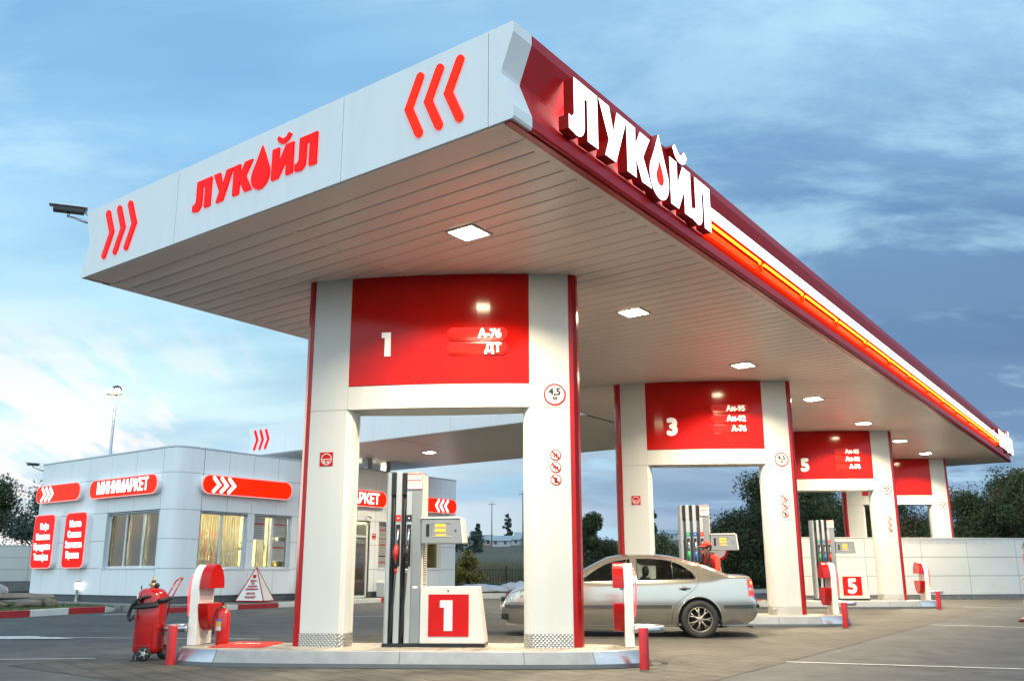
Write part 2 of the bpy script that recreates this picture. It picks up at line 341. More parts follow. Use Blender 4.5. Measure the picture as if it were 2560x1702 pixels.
grassm = ground_mat('lawn_green', (.045,.085,.022), (.070,.115,.030), 3., (.08,.09,.035), .95)
def sheet(name, pts, m, dz, kind='structure'):
    mb = MB(); tri = tessellate_polygon([[Vector((p[0],p[1],0)) for p in pts]])
    mb.add([(p[0],p[1],gz(p[0],p[1])+dz) for p in pts], [tuple(t) for t in tri])
    o = mb.build(name, m); return tag(o, kind=kind)
# terrain: one sheet to the horizon, level under the station, rising to the town hill beyond
def terr(x, y):
    d = math.hypot(x, y); h = gz(x, y)-.10
    if y > 42:
        k = (y-42); h = gz(0,60)-.25 + 3.3*min(1,(k/75))**1.15*(1+.25*math.sin(x*.03))
        if k > 75: h += 5.6*min(1,(k-75)/190)**1.3*(1+.35*math.sin(x*.011+1.))
        if k > 265: h += 1.5*math.sin(x*.009)-(k-265)*.004
        h = (gz(x,42)-.10)*(1-min(1,k/14)) + h*min(1,k/14)
    return h
tm = MB(); ang = 120; rad = [0,15,30,38,44,50,56,64,75,90,110,135,165,200,240,285,340,420,600,1000,2500]
vs = [(0,0,terr(0,0))]
for r_ in rad[1:]:
    for k in range(ang):
        a = 2*PI*k/ang; x, y = r_*math.cos(a), r_*math.sin(a); vs.append((x, y, terr(x,y)))
fs = [(0,1+k,1+(k+1)%ang) for k in range(ang)]
for i in range(len(rad)-2):
    for k in range(ang): fs.append((1+i*ang+k, 1+(i+1)*ang+k, 1+(i+1)*ang+(k+1)%ang, 1+i*ang+(k+1)%ang))
tm.add(vs, fs, 0, True); tag(tm.build('ground', earth), kind='structure')
sheet('forecourt', [(-45,-20),(45,-20),(60,30),(45,44),(11.5,43),(-2,34.6),(-8,40),(-30,34),(-50,20)], asphalt, 0)
pe = [A0+Dd*-.3+Fd*(-.15), A0+Dd*34+Fd*(-.15), A0+Dd*34+Fd*8.0, A0+Dd*-.3+Fd*8.0]
sheet('paving', [(p.x,p.y) for p in pe], paving, .004)
def line(p, q, w, dz=.008):
    p = Vector(p); q = Vector(q); d = (q-p).normalized(); n = Vector((-d.y,d.x))*w/2
    return [p+n, q+n, q-n, p-n], dz
pm_ = MB()
for p, q, w in (((3.55,12.73),(6.3,11.76),.07),((6.3,11.76),(12,9.75),.07),((8.6,20.0),(14.2,16.8),.08),((13.0,27.9),(19,24.4),.08),
                ((-12,17.6),(-7.79,17.12),.10),((-7.79,17.12),(-4.33,16.70),.07),((-9.6,13.1),(-6.96,13.29),.07),((-6.96,13.29),(-5.69,13.37),.05),
                ((2.2,26.5),(-5,22.9),.09),((-10.4,24.6),(-9.2,25.7),.22)):
    ps, dz = line(p, q, w)
    pm_.add([(a.x,a.y,gz(a.x,a.y)+dz) for a in ps], [(0,1,2,3)])
tri_ = [(-12,17.25),(-8.6,17.42),(-7.5,16.78),(-12,16.72)]
pm_.add([(a[0],a[1],gz(*a)+.012) for a in tri_], [(0,1,2,3)])
wornp = mat('worn_road_paint', (.62,.62,.60), .7, var=.25, vscale=14)
tag(pm_.build('road_markings', wornp), kind='structure')
# kerbs: red and white painted blocks
def kerb(name, pts, label, h=.14, w=.15, first=0, seg=1.15, taper=False):
    root = empty(name, (0,0,0), 0, label, 'kerb', 'red and white painted kerbs')
    pts = [Vector((*p, 0)) for p in pts]; k = first
    for i in range(len(pts)-1):
        p, q = pts[i], pts[i+1]; ln = (q-p).length; n = max(1, round(ln/seg)); d = (q-p)/n; nn = Vector((-d.y,d.x,0)).normalized()*w
        for j in range(n):
            a = p+d*j; b = p+d*(j+.992); m = MB(); za, zb = gz(a.x,a.y), gz(b.x,b.y); h1 = h; h2 = h
            if taper and i == len(pts)-2 and j == n-1: h2 = .02
            vs = [(a.x,a.y,za-.05),(b.x,b.y,zb-.05),(b.x,b.y,zb+h2),(a.x,a.y,za+h1)]
            vs += [(v[0]+nn.x,v[1]+nn.y,v[2]) for v in vs]
            m.add(vs, [(0,1,2,3),(7,6,5,4),(3,2,6,7),(0,4,5,1),(1,5,6,2),(0,3,7,4)])
            o = m.build('kerb_block', red_paint if k % 2 == 0 else white_paint, root, bevel=.012); k += 1
    return root
K0 = C0-Fd*1.55+Dd*-1.6
kA = [(K0.x,K0.y)]; e = C0-Fd*1.55+Dd*14.8; kA.append((e.x,e.y)); e2 = e+Fd*5; kA.append((e2.x,e2.y))
kerb('kerb', kA, 'red and white kerb along the pavement in front of the shop', h=.135, first=0, seg=1.55)
kerb('kerb', [(-17,15),(-12.9,22.2),(-11.88,23.89),(-11.43,24.98),(-10.91,25.96),(-10.98,27.3)], 'red and white kerb round the lawn left of the shop', h=.16, first=0, seg=1.15, taper=True)
kerb('kerb', [(-1.6,36.2),(2.5,38.0),(11,41.2),(30,46)], 'red and white kerb on the far side of the road behind the car', h=.15, first=1, seg=1.5)
# shop pavement, lawns
pv = [C0-Fd*1.42+Dd*-1.5, C0-Fd*1.42+Dd*14.7, C0+Fd*4+Dd*14.7, C0+Fd*10+Dd*1, C0+Fd*10-Dd*1.1, C0-Dd*1.1+Fd*.2]
mbp = MB(); mbp.prism([(p.x,p.y) for p in pv], .10, .285); tag(mbp.build('shop_pavement', pavem), kind='structure')
mbp = MB(); lw = [(-17.1,15.1),(-13.0,22.3),(-11.98,24.0),(-11.53,25.0),(-11.03,26.0),(-11.1,27.25),(-15.6,32.2),(-20,36),(-40,30),(-30,16)]
mbp.prism(lw, .02, .245); tag(mbp.build('lawn', grassm), kind='structure')
mbp = MB(); mbp.add([(x,y,gz(x,y)+.15) for x,y in [(-1.7,36.4),(2.4,38.2),(10.9,41.4),(30,46.3),(30,54),(11,50),(-4,47),(-6,41)]], [(0,1,2,3,4,5,6,7)]); tag(mbp.build('verge', grassm), kind='structure')
# grass blades, stuff
def blades(name, region, n, h, m, zf, wd=.012):
    v, f = [], []; xs = [p[0] for p in region]; ys = [p[1] for p in region]
    def inside(x, y):
        c = False; j = len(region)-1
        for i in range(len(region)):
            xi, yi = region[i]; xj, yj = region[j]
            if (yi > y) != (yj > y) and x < (xj-xi)*(y-yi)/(yj-yi)+xi: c = not c
            j = i
        return c
    while len(v) < n*3:
        x = random.uniform(min(xs), max(xs)); y = random.uniform(min(ys), max(ys))
        if not inside(x, y): continue
        a = random.uniform(0, PI); hh = h*random.uniform(.5,1.3); z = zf(x,y); i = len(v); l = random.uniform(-.4,.4)*hh
        v += [(x-wd*math.cos(a),y-wd*math.sin(a),z),(x+wd*math.cos(a),y+wd*math.sin(a),z),(x+l,y+l*.6,z+hh)]; f.append((i,i+1,i+2))
    me = bpy.data.meshes.new(name); me.from_pydata(v, [], f); me.materials.append(m); o = bpy.data.objects.new(name, me); COL.objects.link(o)
    return tag(o, kind='stuff')
blade = mat('grass_blades', (.070,.125,.030), .7, var=.35, vscale=2, col2=(.11,.13,.05))
reedm = mat('dry_reeds', (.17,.135,.085), .8, vscale=.6, col2=(.075,.085,.045))
o = blades('grass', [(-16,18),(-13.2,22.5),(-12.1,24.2),(-11.6,25.2),(-11.2,26.1),(-11.3,27.1),(-15.6,32),(-19,34),(-24,28)], 16000, .07, blade, lambda x,y: .235); tag(o, 'short green grass on the lawn beside the shop', 'grass')
o = blades('weeds', [(-8,52),(22,56),(26,75),(-14,70)], 26000, .75, reedm, lambda x,y: terr(x,y), .022); tag(o, 'tall dry weeds and reeds in the field beyond the fence', 'weeds')
# ------------------------------------------------------------------ canopies
PROF = [(0,6.20),(0,6.09),(.143,5.735),(.150,5.70),(0,5.32),(0,5.215),(.015,5.19)]
def canT(o): return lambda a, b, z: (Dd.x*a+Fd.x*b+(A0.x-o[0]), Dd.y*a+Fd.y*b+(A0.y-o[1]), z)
def prof_poly(b0, sgn, th=.05):
    out = [(b0+sgn*p[0], p[1]) for p in PROF]; inn = [(b0+sgn*(p[0]+th), p[1]) for p in reversed(PROF)]
    return out+inn
def endface(mb, a0, a1, segs, bl, br, T):
    """flat end fascia between profile edges; segs are b seams"""
    ed = [bl]+segs+[br]
    for i in range(len(ed)-1):
        p0, p1 = ed[i], ed[i+1]
        left = [(p0+(-abs(0)+0), z) for _, z in (PROF[0], PROF[-1])]
        pl_ = [(p0-(q[0]), q[1]) for q in PROF] if i == 0 else [(p0-.004, 6.20),(p0-.004, 5.19)]
        pr_ = [(p1+(q[0]), q[1]) for q in reversed(PROF)] if i == len(ed)-2 else [(p1+.004, 5.19),(p1+.004, 6.20)]
        poly = pl_+pr_
        mb.prism(poly, a0, a1, 0, lambda b, z, a: T(a, b, z))
def soffit_strip(mb, a0, a1, b0, b1, T, pitch=.2755, z=SOF):
    n = round((a1-a0)/pitch); pitch = (a1-a0)/n; g = .007
    for i in range(n):
        s = a0+i*pitch
        pr = [(s,z+.02),(s+g*.6,z+.02),(s+g,z+.002),(s+g+.02,z-.001),(s+pitch*.35,z-.0035),(s+pitch*.65,z-.0035),(s+pitch-.025,z-.001),(s+pitch,z+.002)]
        mats_ = [1,1,0,0,0,0,0]
        for j in range(len(pr)-1):
            q0, q1 = pr[j], pr[j+1]
            mb.add([(q0[0],b0,q0[1]),(q1[0],b0,q1[1]),(q1[0],b1,q1[1]),(q0[0],b1,q0[1])], [(0,1,2,3)], mats_[j], j > 1, T)
def chevrons(mb, T, tops, dirn, z0=5.40, z1=6.02, w=.050, h=.024, d=.15, mi=0):
    for t in tops:
        mb.prism(thick([(t, z1), (t+dirn*d, (z0+z1)/2), (t, z0)], w), 0, h, mi, T)
def word(mb, T, x0, z0, H, sx, depth, mi=0, side=0, dropmi=None, hollow=False, dmi2=None, fatn=0.):
    for off, g in WORD:
        if g == 'drop':
            P = [(x0+(off+x)*sx, z0+y*H) for x, y in drop(.42, 1.06, cy=.34)]
            mb.prism(P, 0, depth, mi, T, side=side)
            if dmi2 is not None:
                P = [(x0+(off+x)*sx, z0+y*H) for x, y in drop(.44, .40, cy=.36)]
                mb.prism(P, depth, depth+.006, dmi2, T)
        else:
            for poly in g: mb.prism([(x0+(off+x)*sx, z0+y*H) for x, y in fat(poly, fatn)], 0, depth, mi, T, side=side)
def lamp_unit(parent, a, b, T, watts, i):
    m = MB(); s = .19
    for (x0,x1,y0,y1) in ((-s-.03,s+.03,-s-.03,-s),(-s-.03,s+.03,s,s+.03),(-s-.03,-s,-s,s),(s,s+.03,-s,s)):
        m.box(a+x0,a+x1,b+y0,b+y1,SOF-.022,SOF-.004,0,T)
    f = m.build('lamp_frame', lightgrey, parent)
    g = MB(); g.lathe([(.001,-.022),(.06,-.021),(.12,-.017),(.155,-.010),(.165,-.002)], 24, 0, lambda x,y,z: T(a+x, b+y, SOF-.008+z)); g.build('lamp_glass', lampglow, f)
    m.v = []; MB().box(a-s+.002,a+s-.002,b-s+.002,b+s-.002,SOF-.012,SOF-.006,0,T).build('reflector', mat('lamp_reflector',(.7,.7,.66),.4,emit=(1,.88,.62),estr=14.), f)
    ld = bpy.data.lights.new('lamp_light', 'AREA'); ld.shape = 'SQUARE'; ld.size = .34; ld.energy = watts*1.6; ld.color = (1,.83,.57); ld.spread = R(138)
    lo = bpy.data.objects.new('lamp_light', ld); COL.objects.link(lo); lo.parent = f; lo.location = T(a, b, SOF-.045); lo.rotation_euler = (0,0,math.atan2(Dd.y,Dd.x))
CLEN, CW = 33.7, 7.82
can = empty('station_canopy', A0, 0, 'large forecourt canopy over the pumps with lit white letters along its red side', 'canopy')
T = canT(A0); Tb = lambda b, z, a: T(a, b, z)
m = MB(); endface(m, 0, .03, [5.51,2.36,.305], CW, 0, T); m.build('front_fascia', white_clad, can)
m = MB(); m.box(.03,.05,.16,CW-.16,5.21,6.15,0,T); m.build('fascia_backing', seamm, can)
for b_, sg_ in ((0,1),(CW,-1)):
    for a_ in (.03, CLEN-.315): MB().prism(prof_poly(b_,sg_), a_, a_+.285, 0, Tb).build('corner_trim', white_clad, can)
m = MB()
m = MB(); m.prism(prof_poly(0,1), .318, CLEN-.318, 0, Tb); m.box(.03,CLEN-.03,.05,.13,5.17,5.186,0,T); m.build('red_fascia', fascred, can)
MB().prism(prof_poly(CW,-1), .318, 14.3, 0, Tb).build('red_fascia', fascred, can); MB().prism(prof_poly(CW,-1), 20.95, CLEN-.318, 0, Tb).build('red_fascia', fascred, can)
m = MB(); endface(m, CLEN-.03, CLEN, [5.51,2.36,.305], CW, 0, T); m.build('rear_fascia', white_clad, can)
m = MB(); m.box(.05,CLEN-.05,.21,CW-.21,6.02,6.06,0,T); m.build('roof_deck', seamm, can)
m = MB(); soffit_strip(m, .40, CLEN-.38, .22, 3.872, T); soffit_strip(m, .40, CLEN-.38, 3.905, CW-.22, T)
m.box(.03,.40,.13,CW-.13,SOF,SOF+.015,0,T); m.box(CLEN-.38,CLEN-.03,.13,CW-.13,SOF,SOF+.015,0,T)
m.box(.40,CLEN-.38,.13,.22,SOF-.004,SOF+.015,0,T); m.box(.40,CLEN-.38,CW-.22,CW-.05,SOF-.004,SOF+.015,0,T); m.box(.40,CLEN-.38,3.872,3.905,SOF-.008,SOF+.01,0,T)
m.build('soffit', [soffm, soffgap], can)
# front lettering and chevrons (x runs towards the viewer's right = decreasing b)
Tf = lambda x, z, h: T(-h, -x, z)
m = MB(); word(m, Tf, -5.12, 5.52, .385, .435, .022, 0); m.build('word_sign', glow_red, can)
m = MB(); chevrons(m, Tf, [-7.21,-6.92,-6.64], 1); m.build('chevron_sign', glow_red, can)
m = MB(); chevrons(m, Tf, [-.66,-.93,-1.20], -1); m.build('chevron_sign', glow_orange, can)
# big letters on the red side
Ts = lambda x, z, h: T(x, .03-h, z)
sidem = mat('letter_return_red', (.42,.015,.012), .4)
for k, x0 in enumerate((.86, 30.05)):
    m = MB(); word(m, Ts, x0, 5.42, 0.585, .660, .125, 0, 1, dmi2=2, fatn=.022); m.build('lit_lettering', [glow_white, sidem, glow_orange], can)
m = MB(); m.box(4.40,29.98,-.085,.12,5.60,5.77,1,T); m.box(4.40,29.98,-.10,-.086,5.605,5.765,0,T); st = m.build('light_stripe', [glow_white, sidem], can)
m = MB()
for i in range(13):
    a = 4.5+i*1.965
    m.tube([T(a,-.055,5.525), T(a+.03,-.075,5.535), T(a+1.83,-.075,5.535), T(a+1.86,-.055,5.525)], .017, 8)
m.build('neon_tube', neon, can)
m = MB(); m.box(4.45,29.9,-.03,.07,5.40,5.50,0,T)
for i in range(14): a = 4.45+i*1.965; m.box(a-.03,a+.03,-.07,.0,5.43,5.54,0,T)
m.build('neon_housing', neon_o, can)
la = [2.0,6.4,11.2,15.8,20.4,24.8,28.7]
for i, a in enumerate(la):
    lamp_unit(can, a, 2.13, T, 230, i)
for i, a in enumerate((4.7,13.7,22.7)): lamp_unit(can, a, 4.95, T, 150, i)
# joined second canopy over the shop
O2 = A0+Dd*14.3+Fd*22.3
can2 = empty('shop_canopy', O2, 0, 'smaller white canopy running back over the shop roof with red chevrons on its left end', 'canopy')
T2 = canT(O2); B1 = 22.3
m = MB(); mr_ = MB()
for i, (p0, p1) in enumerate(((B1,19.0),(19.0,15.85),(15.85,12.6),(12.6,9.4),(9.4,CW+.02))):
    poly = ([(p0-q[0], q[1]) for q in PROF] if i == 0 else [(p0-.004,6.20),(p0-.004,5.19)])+[(p1+.004,5.19),(p1+.004,6.20)]
    m.prism(poly, 14.3, 14.33, 0, lambda b,z,a: T2(a,b,z))
    mr_.prism(poly, 20.92, 20.95, 0, lambda b,z,a: T2(a,b,z))
m.build('front_fascia', white_clad, can2); mr_.build('rear_fascia', white_clad, can2)
m = MB(); m.prism(prof_poly(B1,-1), 14.33, 20.92, 0, lambda b,z,a: T2(a,b,z)); m.build('end_fascia', white_clad, can2)
m = MB(); soffit_strip(m, 14.42, 20.83, CW+.05, 15.0, T2); soffit_strip(m, 14.42, 20.83, 15.03, B1-.13, T2); m.box(14.33,14.42,CW,B1-.05,SOF,SOF+.015,0,T2); m.box(20.83,20.92,CW,B1-.05,SOF,SOF+.015,0,T2); m.build('soffit', [soffm, soffgap], can2)
m = MB(); m.box(14.35,20.9,CW,B1-.2,6.02,6.06,0,T2); m.build('roof_deck', seamm, can2)
m = MB(); chevrons(m, lambda x,z,h: T2(14.3-h,-x,z), [-21.93,-21.62,-21.31], 1, 5.41, 6.04); m.build('chevron_sign', glow_red, can2)
for a, b in ((17.5,16.2),(17.5,11.6),(17.6,20.2)): lamp_unit(can2, a, b, T2, 120, 0)
m = MB()
for a, b in ((17.4,19.2),(18.6,19.4)): MB().box(a-.12,a+.12,b-.15,b+.15,4.62,5.19,0,T2).build('roof_post', steel, can2)

# ------------------------------------------------------------------ portal frames
def vf(u): return -.41+.052*u*u
def vb(u): return .27-.052*u*u
def diamond():
    m = bpy.data.materials.new('tread_plate'); m.use_nodes = True; t = m.node_tree; p = t.nodes['Principled BSDF']
    p.inputs['Base Color'].default_value = (.46,.45,.43,1); p.inputs['Metallic'].default_value = .85; p.inputs['Roughness'].default_value = .30
    g = t.nodes.new('ShaderNodeTexCoord'); h = None
    for rz, ph in ((45,0),(-45,.5)):
        mp_ = t.nodes.new('ShaderNodeMapping'); mp_.inputs['Rotation'].default_value = (0,R(rz),0); mp_.inputs['Scale'].default_value = (28,1,28); t.links.new(g.outputs['Object'], mp_.inputs[0])
        vo = t.nodes.new('ShaderNodeTexWave'); vo.inputs['Scale'].default_value = .32; t.links.new(mp_.outputs[0], vo.inputs[0])
        if h is None: h = vo.outputs['Fac']
        else:
            ma = t.nodes.new('ShaderNodeMath'); ma.operation = 'MULTIPLY'; t.links.new(h, ma.inputs[0]); t.links.new(vo.outputs['Fac'], ma.inputs[1]); h = ma.outputs[0]
    b = t.nodes.new('ShaderNodeBump'); b.inputs['Strength'].default_value = .9; b.inputs['Distance'].default_value = .012; t.links.new(h, b.inputs['Height']); t.links.new(b.outputs[0], p.inputs['Normal'])
    return m
tread = diamond()
signwhite = mat('sign_white', (.80,.76,.72), .4, var=.02)
signred = mat('sign_red', (.50,.008,.008), .45, var=.05, spec=.2)
textblack = mat('sign_black', (.02,.02,.02), .5)
redlit = mat('pill_red', (.62,.010,.004), .16, spec=.3, var=.04)
whitelet = mat('white_lettering', (.85,.83,.80), .4, var=.02, emit=(1,.95,.85), estr=.25)
def col_poly(s, inset=0.):
    """plan of one column, s=+1 right, -1 left; curved outside faces, rounded inner edge"""
    us = [1.262+(1.80-1.262)*k/6 for k in range(7)]
    out = [(u, vf(u)+inset) for u in us]+[(u, vb(u)-inset) for u in reversed(us)]
    inner = [(1.262, vb(1.262)-inset),(1.20,.14),(1.165,.06),(1.15,-.06),(1.16,-.18),(1.20,-.27),(1.245,-.31)]
    P = out[:-1]+inner
    return [(s*u, v) for u, v in (P if s > 0 else reversed(P))]
def nose_poly(s):
    P = [(1.803, vf(1.803)-.004)]+[(1.86,vf(1.86)+.00),(1.91,-.165),(1.935,-.07),(1.91,.03),(1.86,vb(1.86))]+[(1.803, vb(1.803)+.004)]
    return [(s*u, v) for u, v in (P if s > 0 else reversed(P))]
def flat_text(mb, s, size, T, bold=0, mi=0, **k):
    V, F_ = text2d(s, size, bold, **k); mb.add(V, F_, mi, False, T)
SGN = {}
def portal(i, num, grades, label):
    zt = gz(FR[i].x, FR[i].y)+.20
    root = empty('portal_frame', (FR[i].x, FR[i].y, zt), ROT, label, 'portal', 'portal frames carrying the canopy')
    TOP = SOF-zt-.004; PB = 3.61-.17+.0; BB = 3.28-.17
    for s in (-1, 1):
        c = MB(); P = col_poly(s)
        c.prism(P, .012, BB-.003, 0, smooth=False); c.prism(P, BB+.003, TOP, 0)
        c.prism([(x*.999, y*.97) for x, y in P], BB-.004, BB+.004, 1)
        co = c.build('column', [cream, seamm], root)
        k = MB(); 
        kp = [(x+(.004*s if abs(x) > 1.2 else -.004*s), y*1.018) for x, y in col_poly(s)]
        k.prism(kp, 0, .168, 0); k.build('kick_plate', tread, co)
        n = MB(); n.prism(nose_poly(s), 0, TOP, 0, smooth=False); n.build('edge_trim', trimred, co)
    us = [-1.256+2.512*k/14 for k in range(15)]
    P = [(u, vf(u)+.003) for u in us]+[(u, vb(u)-.003) for u in reversed(us)]
    MB().prism(P, PB, TOP, 0).build('sign_panel', panred, root)
    P2 = [(u, vf(u)-.002) for u in us]+[(u, vb(u)+.002) for u in reversed(us)]
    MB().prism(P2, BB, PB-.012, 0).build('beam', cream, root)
    MB().prism([(x*.995,y*.95) for x, y in P], PB-.013, PB, 0).build('shadow_gap', seamm, root)
    def S(u0, z0, off=.003, flip=1):
        def f(x, y, h):
            u = u0+x; return (u, vf(u)-off-h, z0+y-zt)
        return f
    if num:
        m = MB()
        if num == '1': m.prism([(-.065,.34),(.065,.34),(.065,0),(-.02,0),(-.02,.265),(-.065,.265)], 0, .012, 0, S(-.73,4.02,-.002))
        else: flat_text(m, num, .49, S(-.70,4.02,-.002), bold=.030, ex=.006)
        m.build('panel_number', whitelet, root)
    for k, g in enumerate(grades):
        z = 4.01+.205*(len(grades)-1-k) if len(grades) == 2 else 4.03+.22*(len(grades)-1-k)
        pl_ = MB(); out = rrect(.13,.97,z,z+.185,.088)
        pl_.prism(out, -.004, .018, 0, S(0,0,0)); inn = rrect(.15,.95,z+.02,z+.165,.07)
        pl_.prism(inn, .018, .032, 0, S(0,0,0))
        po = pl_.build('grade_sign', redlit, root, bevel=.008)
        t = MB(); flat_text(t, g, .165, S(.88,z+.038,.034), bold=.010, ex=.003, align='RIGHT', cond=.95); t.build('grade_lettering', whitelet, po)
    # height limit sign
    def ringsign(u0, z0, r, ring):
        m = MB(); c = [(r*math.cos(2*PI*k/28), r*math.sin(2*PI*k/28)) for k in range(28)]; c2 = [(x*ring, y*ring) for x, y in c]
        m.prism(c, 0, .006, 0, S(u0,z0,.001)); m.prism(c2, .006, .008, 1, S(u0,z0,.001)); return m
    m = ringsign(1.60, 3.46, .150, .86)
    flat_text(m, '4,5', .135, S(1.60,3.455,.010), bold=.005, ex=.001, mi=2); flat_text(m, 'м', .09, S(1.60,3.385,.010), bold=.003, ex=.001, mi=2)
    m.add([(-.014,.098,0),(.014,.098,0),(0,.118,0)], [(0,1,2)], 2, False, S(1.60,3.46,.010)); m.add([(-.014,-.098,0),(.014,-.098,0),(0,-.118,0)], [(0,2,1)], 2, False, S(1.60,3.46,.010))
    m.build('height_limit_sign', [signred, signwhite, textblack], root)
    if i < 3:
        for k, z0 in enumerate((2.64,2.475,2.31)):
            m = ringsign(1.60+.0*k, z0, .072, .84)
            if k == 0: m.box(-.022,-.008,-.04,.03,.002,.003,2,S(1.60,z0,.008)); m.add([(.0,-.035,0),(.03,-.035,0),(.028,.0,0),(.015,.04,0),(.004,.0,0)], [(0,1,2,3,4)], 2, False, S(1.60,z0,.010))
            elif k == 1: m.box(-.035,.035,-.010,.008,.002,.003,2,S(1.60,z0,.008)); m.box(-.006,.006,-.04,.02,.002,.003,2,S(1.60,z0,.008))
            else: m.add([(-.02,-.045,0),(.02,-.045,0),(.02,.02,0),(-.004,.035,0),(-.02,.02,0)], [(0,1,2,3,4)], 2, False, S(1.60,z0,.010))
            d = .072*.64; w = .007
            m.add([(-d-w,d-w,0),(-d+w,d+w,0),(d+w,-d+w,0),(d-w,-d-w,0)], [(0,1,2,3)], 0, False, S(1.60,z0,.013))
            m.build('prohibition_sign', [signred, signwhite, textblack], root)
        m = MB(); m.box(-.095,.095,-.095,.095,0,.004,0,S(-1.53,2.62,.002))
        ring = [(.078*math.cos(2*PI*k/26), .078*math.sin(2*PI*k/26)) for k in range(26)]
        for k in range(26):
            a, b = ring[k], ring[(k+1)%26]; m.add([(a[0],a[1],0),(b[0],b[1],0),(b[0]*.88,b[1]*.88,0),(a[0]*.88,a[1]*.88,0)], [(0,1,2,3)], 1, False, S(-1.53,2.62,.0065))
        m.box(-.075,.075,-.004,.004,.0045,.006,1,S(-1.53,2.62,.002)); flat_text(m, 'В-1г', .055, S(-1.53,2.565,.008), bold=.002, ex=.001, mi=1)
        m.build('fire_zone_sign', [signred, signwhite], root)
    return root
portal(0, '1', ['А-76','ДТ'], 'nearest portal frame with a red panel reading 1 and two fuel grades')
portal(1, '3', ['Аи-95','Аи-92','А-76'], 'portal frame behind the silver car with a red panel reading 3')
portal(2, '5', ['Аи-95','Аи-92','А-76'], 'portal frame with a red panel reading 5 and three fuel grades')
portal(3, '', [], 'farthest portal frame with a blank red panel behind the white wall')
# ------------------------------------------------------------------ pump islands
def isl_poly(off=0., n=40, hl=3.10, hw=.73):
    out = []
    for k in range(n*2):
        t = 2*PI*k/(n*2); c, s = math.cos(t), math.sin(t)
        e = 2/3.0; x = math.copysign(abs(c)**(2/4.2), c)*(hl+off); y = math.copysign(abs(s)**(2/2.6), s)*(hw+off)
        out.append((x-.33, y-.17))
    return out
def island(i, label):
    f = FR[i]; z0 = gz(f.x, f.y)
    root = empty('pump_island', (f.x, f.y, z0), ROT, label, 'pump island', 'pump islands under the canopy')
    a, b, c, d = isl_poly(0), isl_poly(-.005), isl_poly(-.05), isl_poly(-.075); n = len(a)
    m = MB(); m.add([(p[0],p[1],0) for p in a]+[(p[0],p[1],.045) for p in a], [(k,(k+1)%n,(k+1)%n+n,k+n) for k in range(n)], 0); m.build('base_strip', curbdark, root)
    m = MB(); V = [(p[0],p[1],.047) for p in b]+[(p[0],p[1],.188) for p in c]+[(p[0],p[1],.198) for p in d]
    for k in range(n):
        x = (b[k][0]+b[(k+1)%n][0])/2+.33; e = 1 if abs(x) > 2.45 else 0
        m.add([V[k],V[(k+1)%n],V[(k+1)%n+n],V[k+n]], [(0,1,2,3)], e, bool(e)); m.add([V[k+n],V[(k+1)%n+n],V[(k+1)%n+2*n],V[k+2*n]], [(0,1,2,3)], e, True)
    for x in (-2.78, -.5, 1.2, 2.12):
        for sgn in (-1,1):
            kk = min(range(n), key=lambda k: abs(b[k][0]-x)+(0 if (b[k][1]+.17)*sgn > 0 else 9)); p, q = b[kk], c[kk]
            m.add([(p[0]-.004,p[1]+.003*sgn,.045),(p[0]+.004,p[1]+.003*sgn,.045),(q[0]+.004,q[1]+.003*sgn,.19),(q[0]-.004,q[1]+.003*sgn,.19)], [(0,1,2,3)], 2)
    m.build('kerb_sheet', [curbm, curbend, seamm], root)
    m = MB(); m.prism(d, .12, .2, 0); m.build('island_top', tilem, root)
    return root
island(0, 'nearest pump island with steel-edged kerb and beige tiled top')
island(1, 'middle pump island just behind the silver car')
island(2, 'farthest pump island standing before the white panel wall')
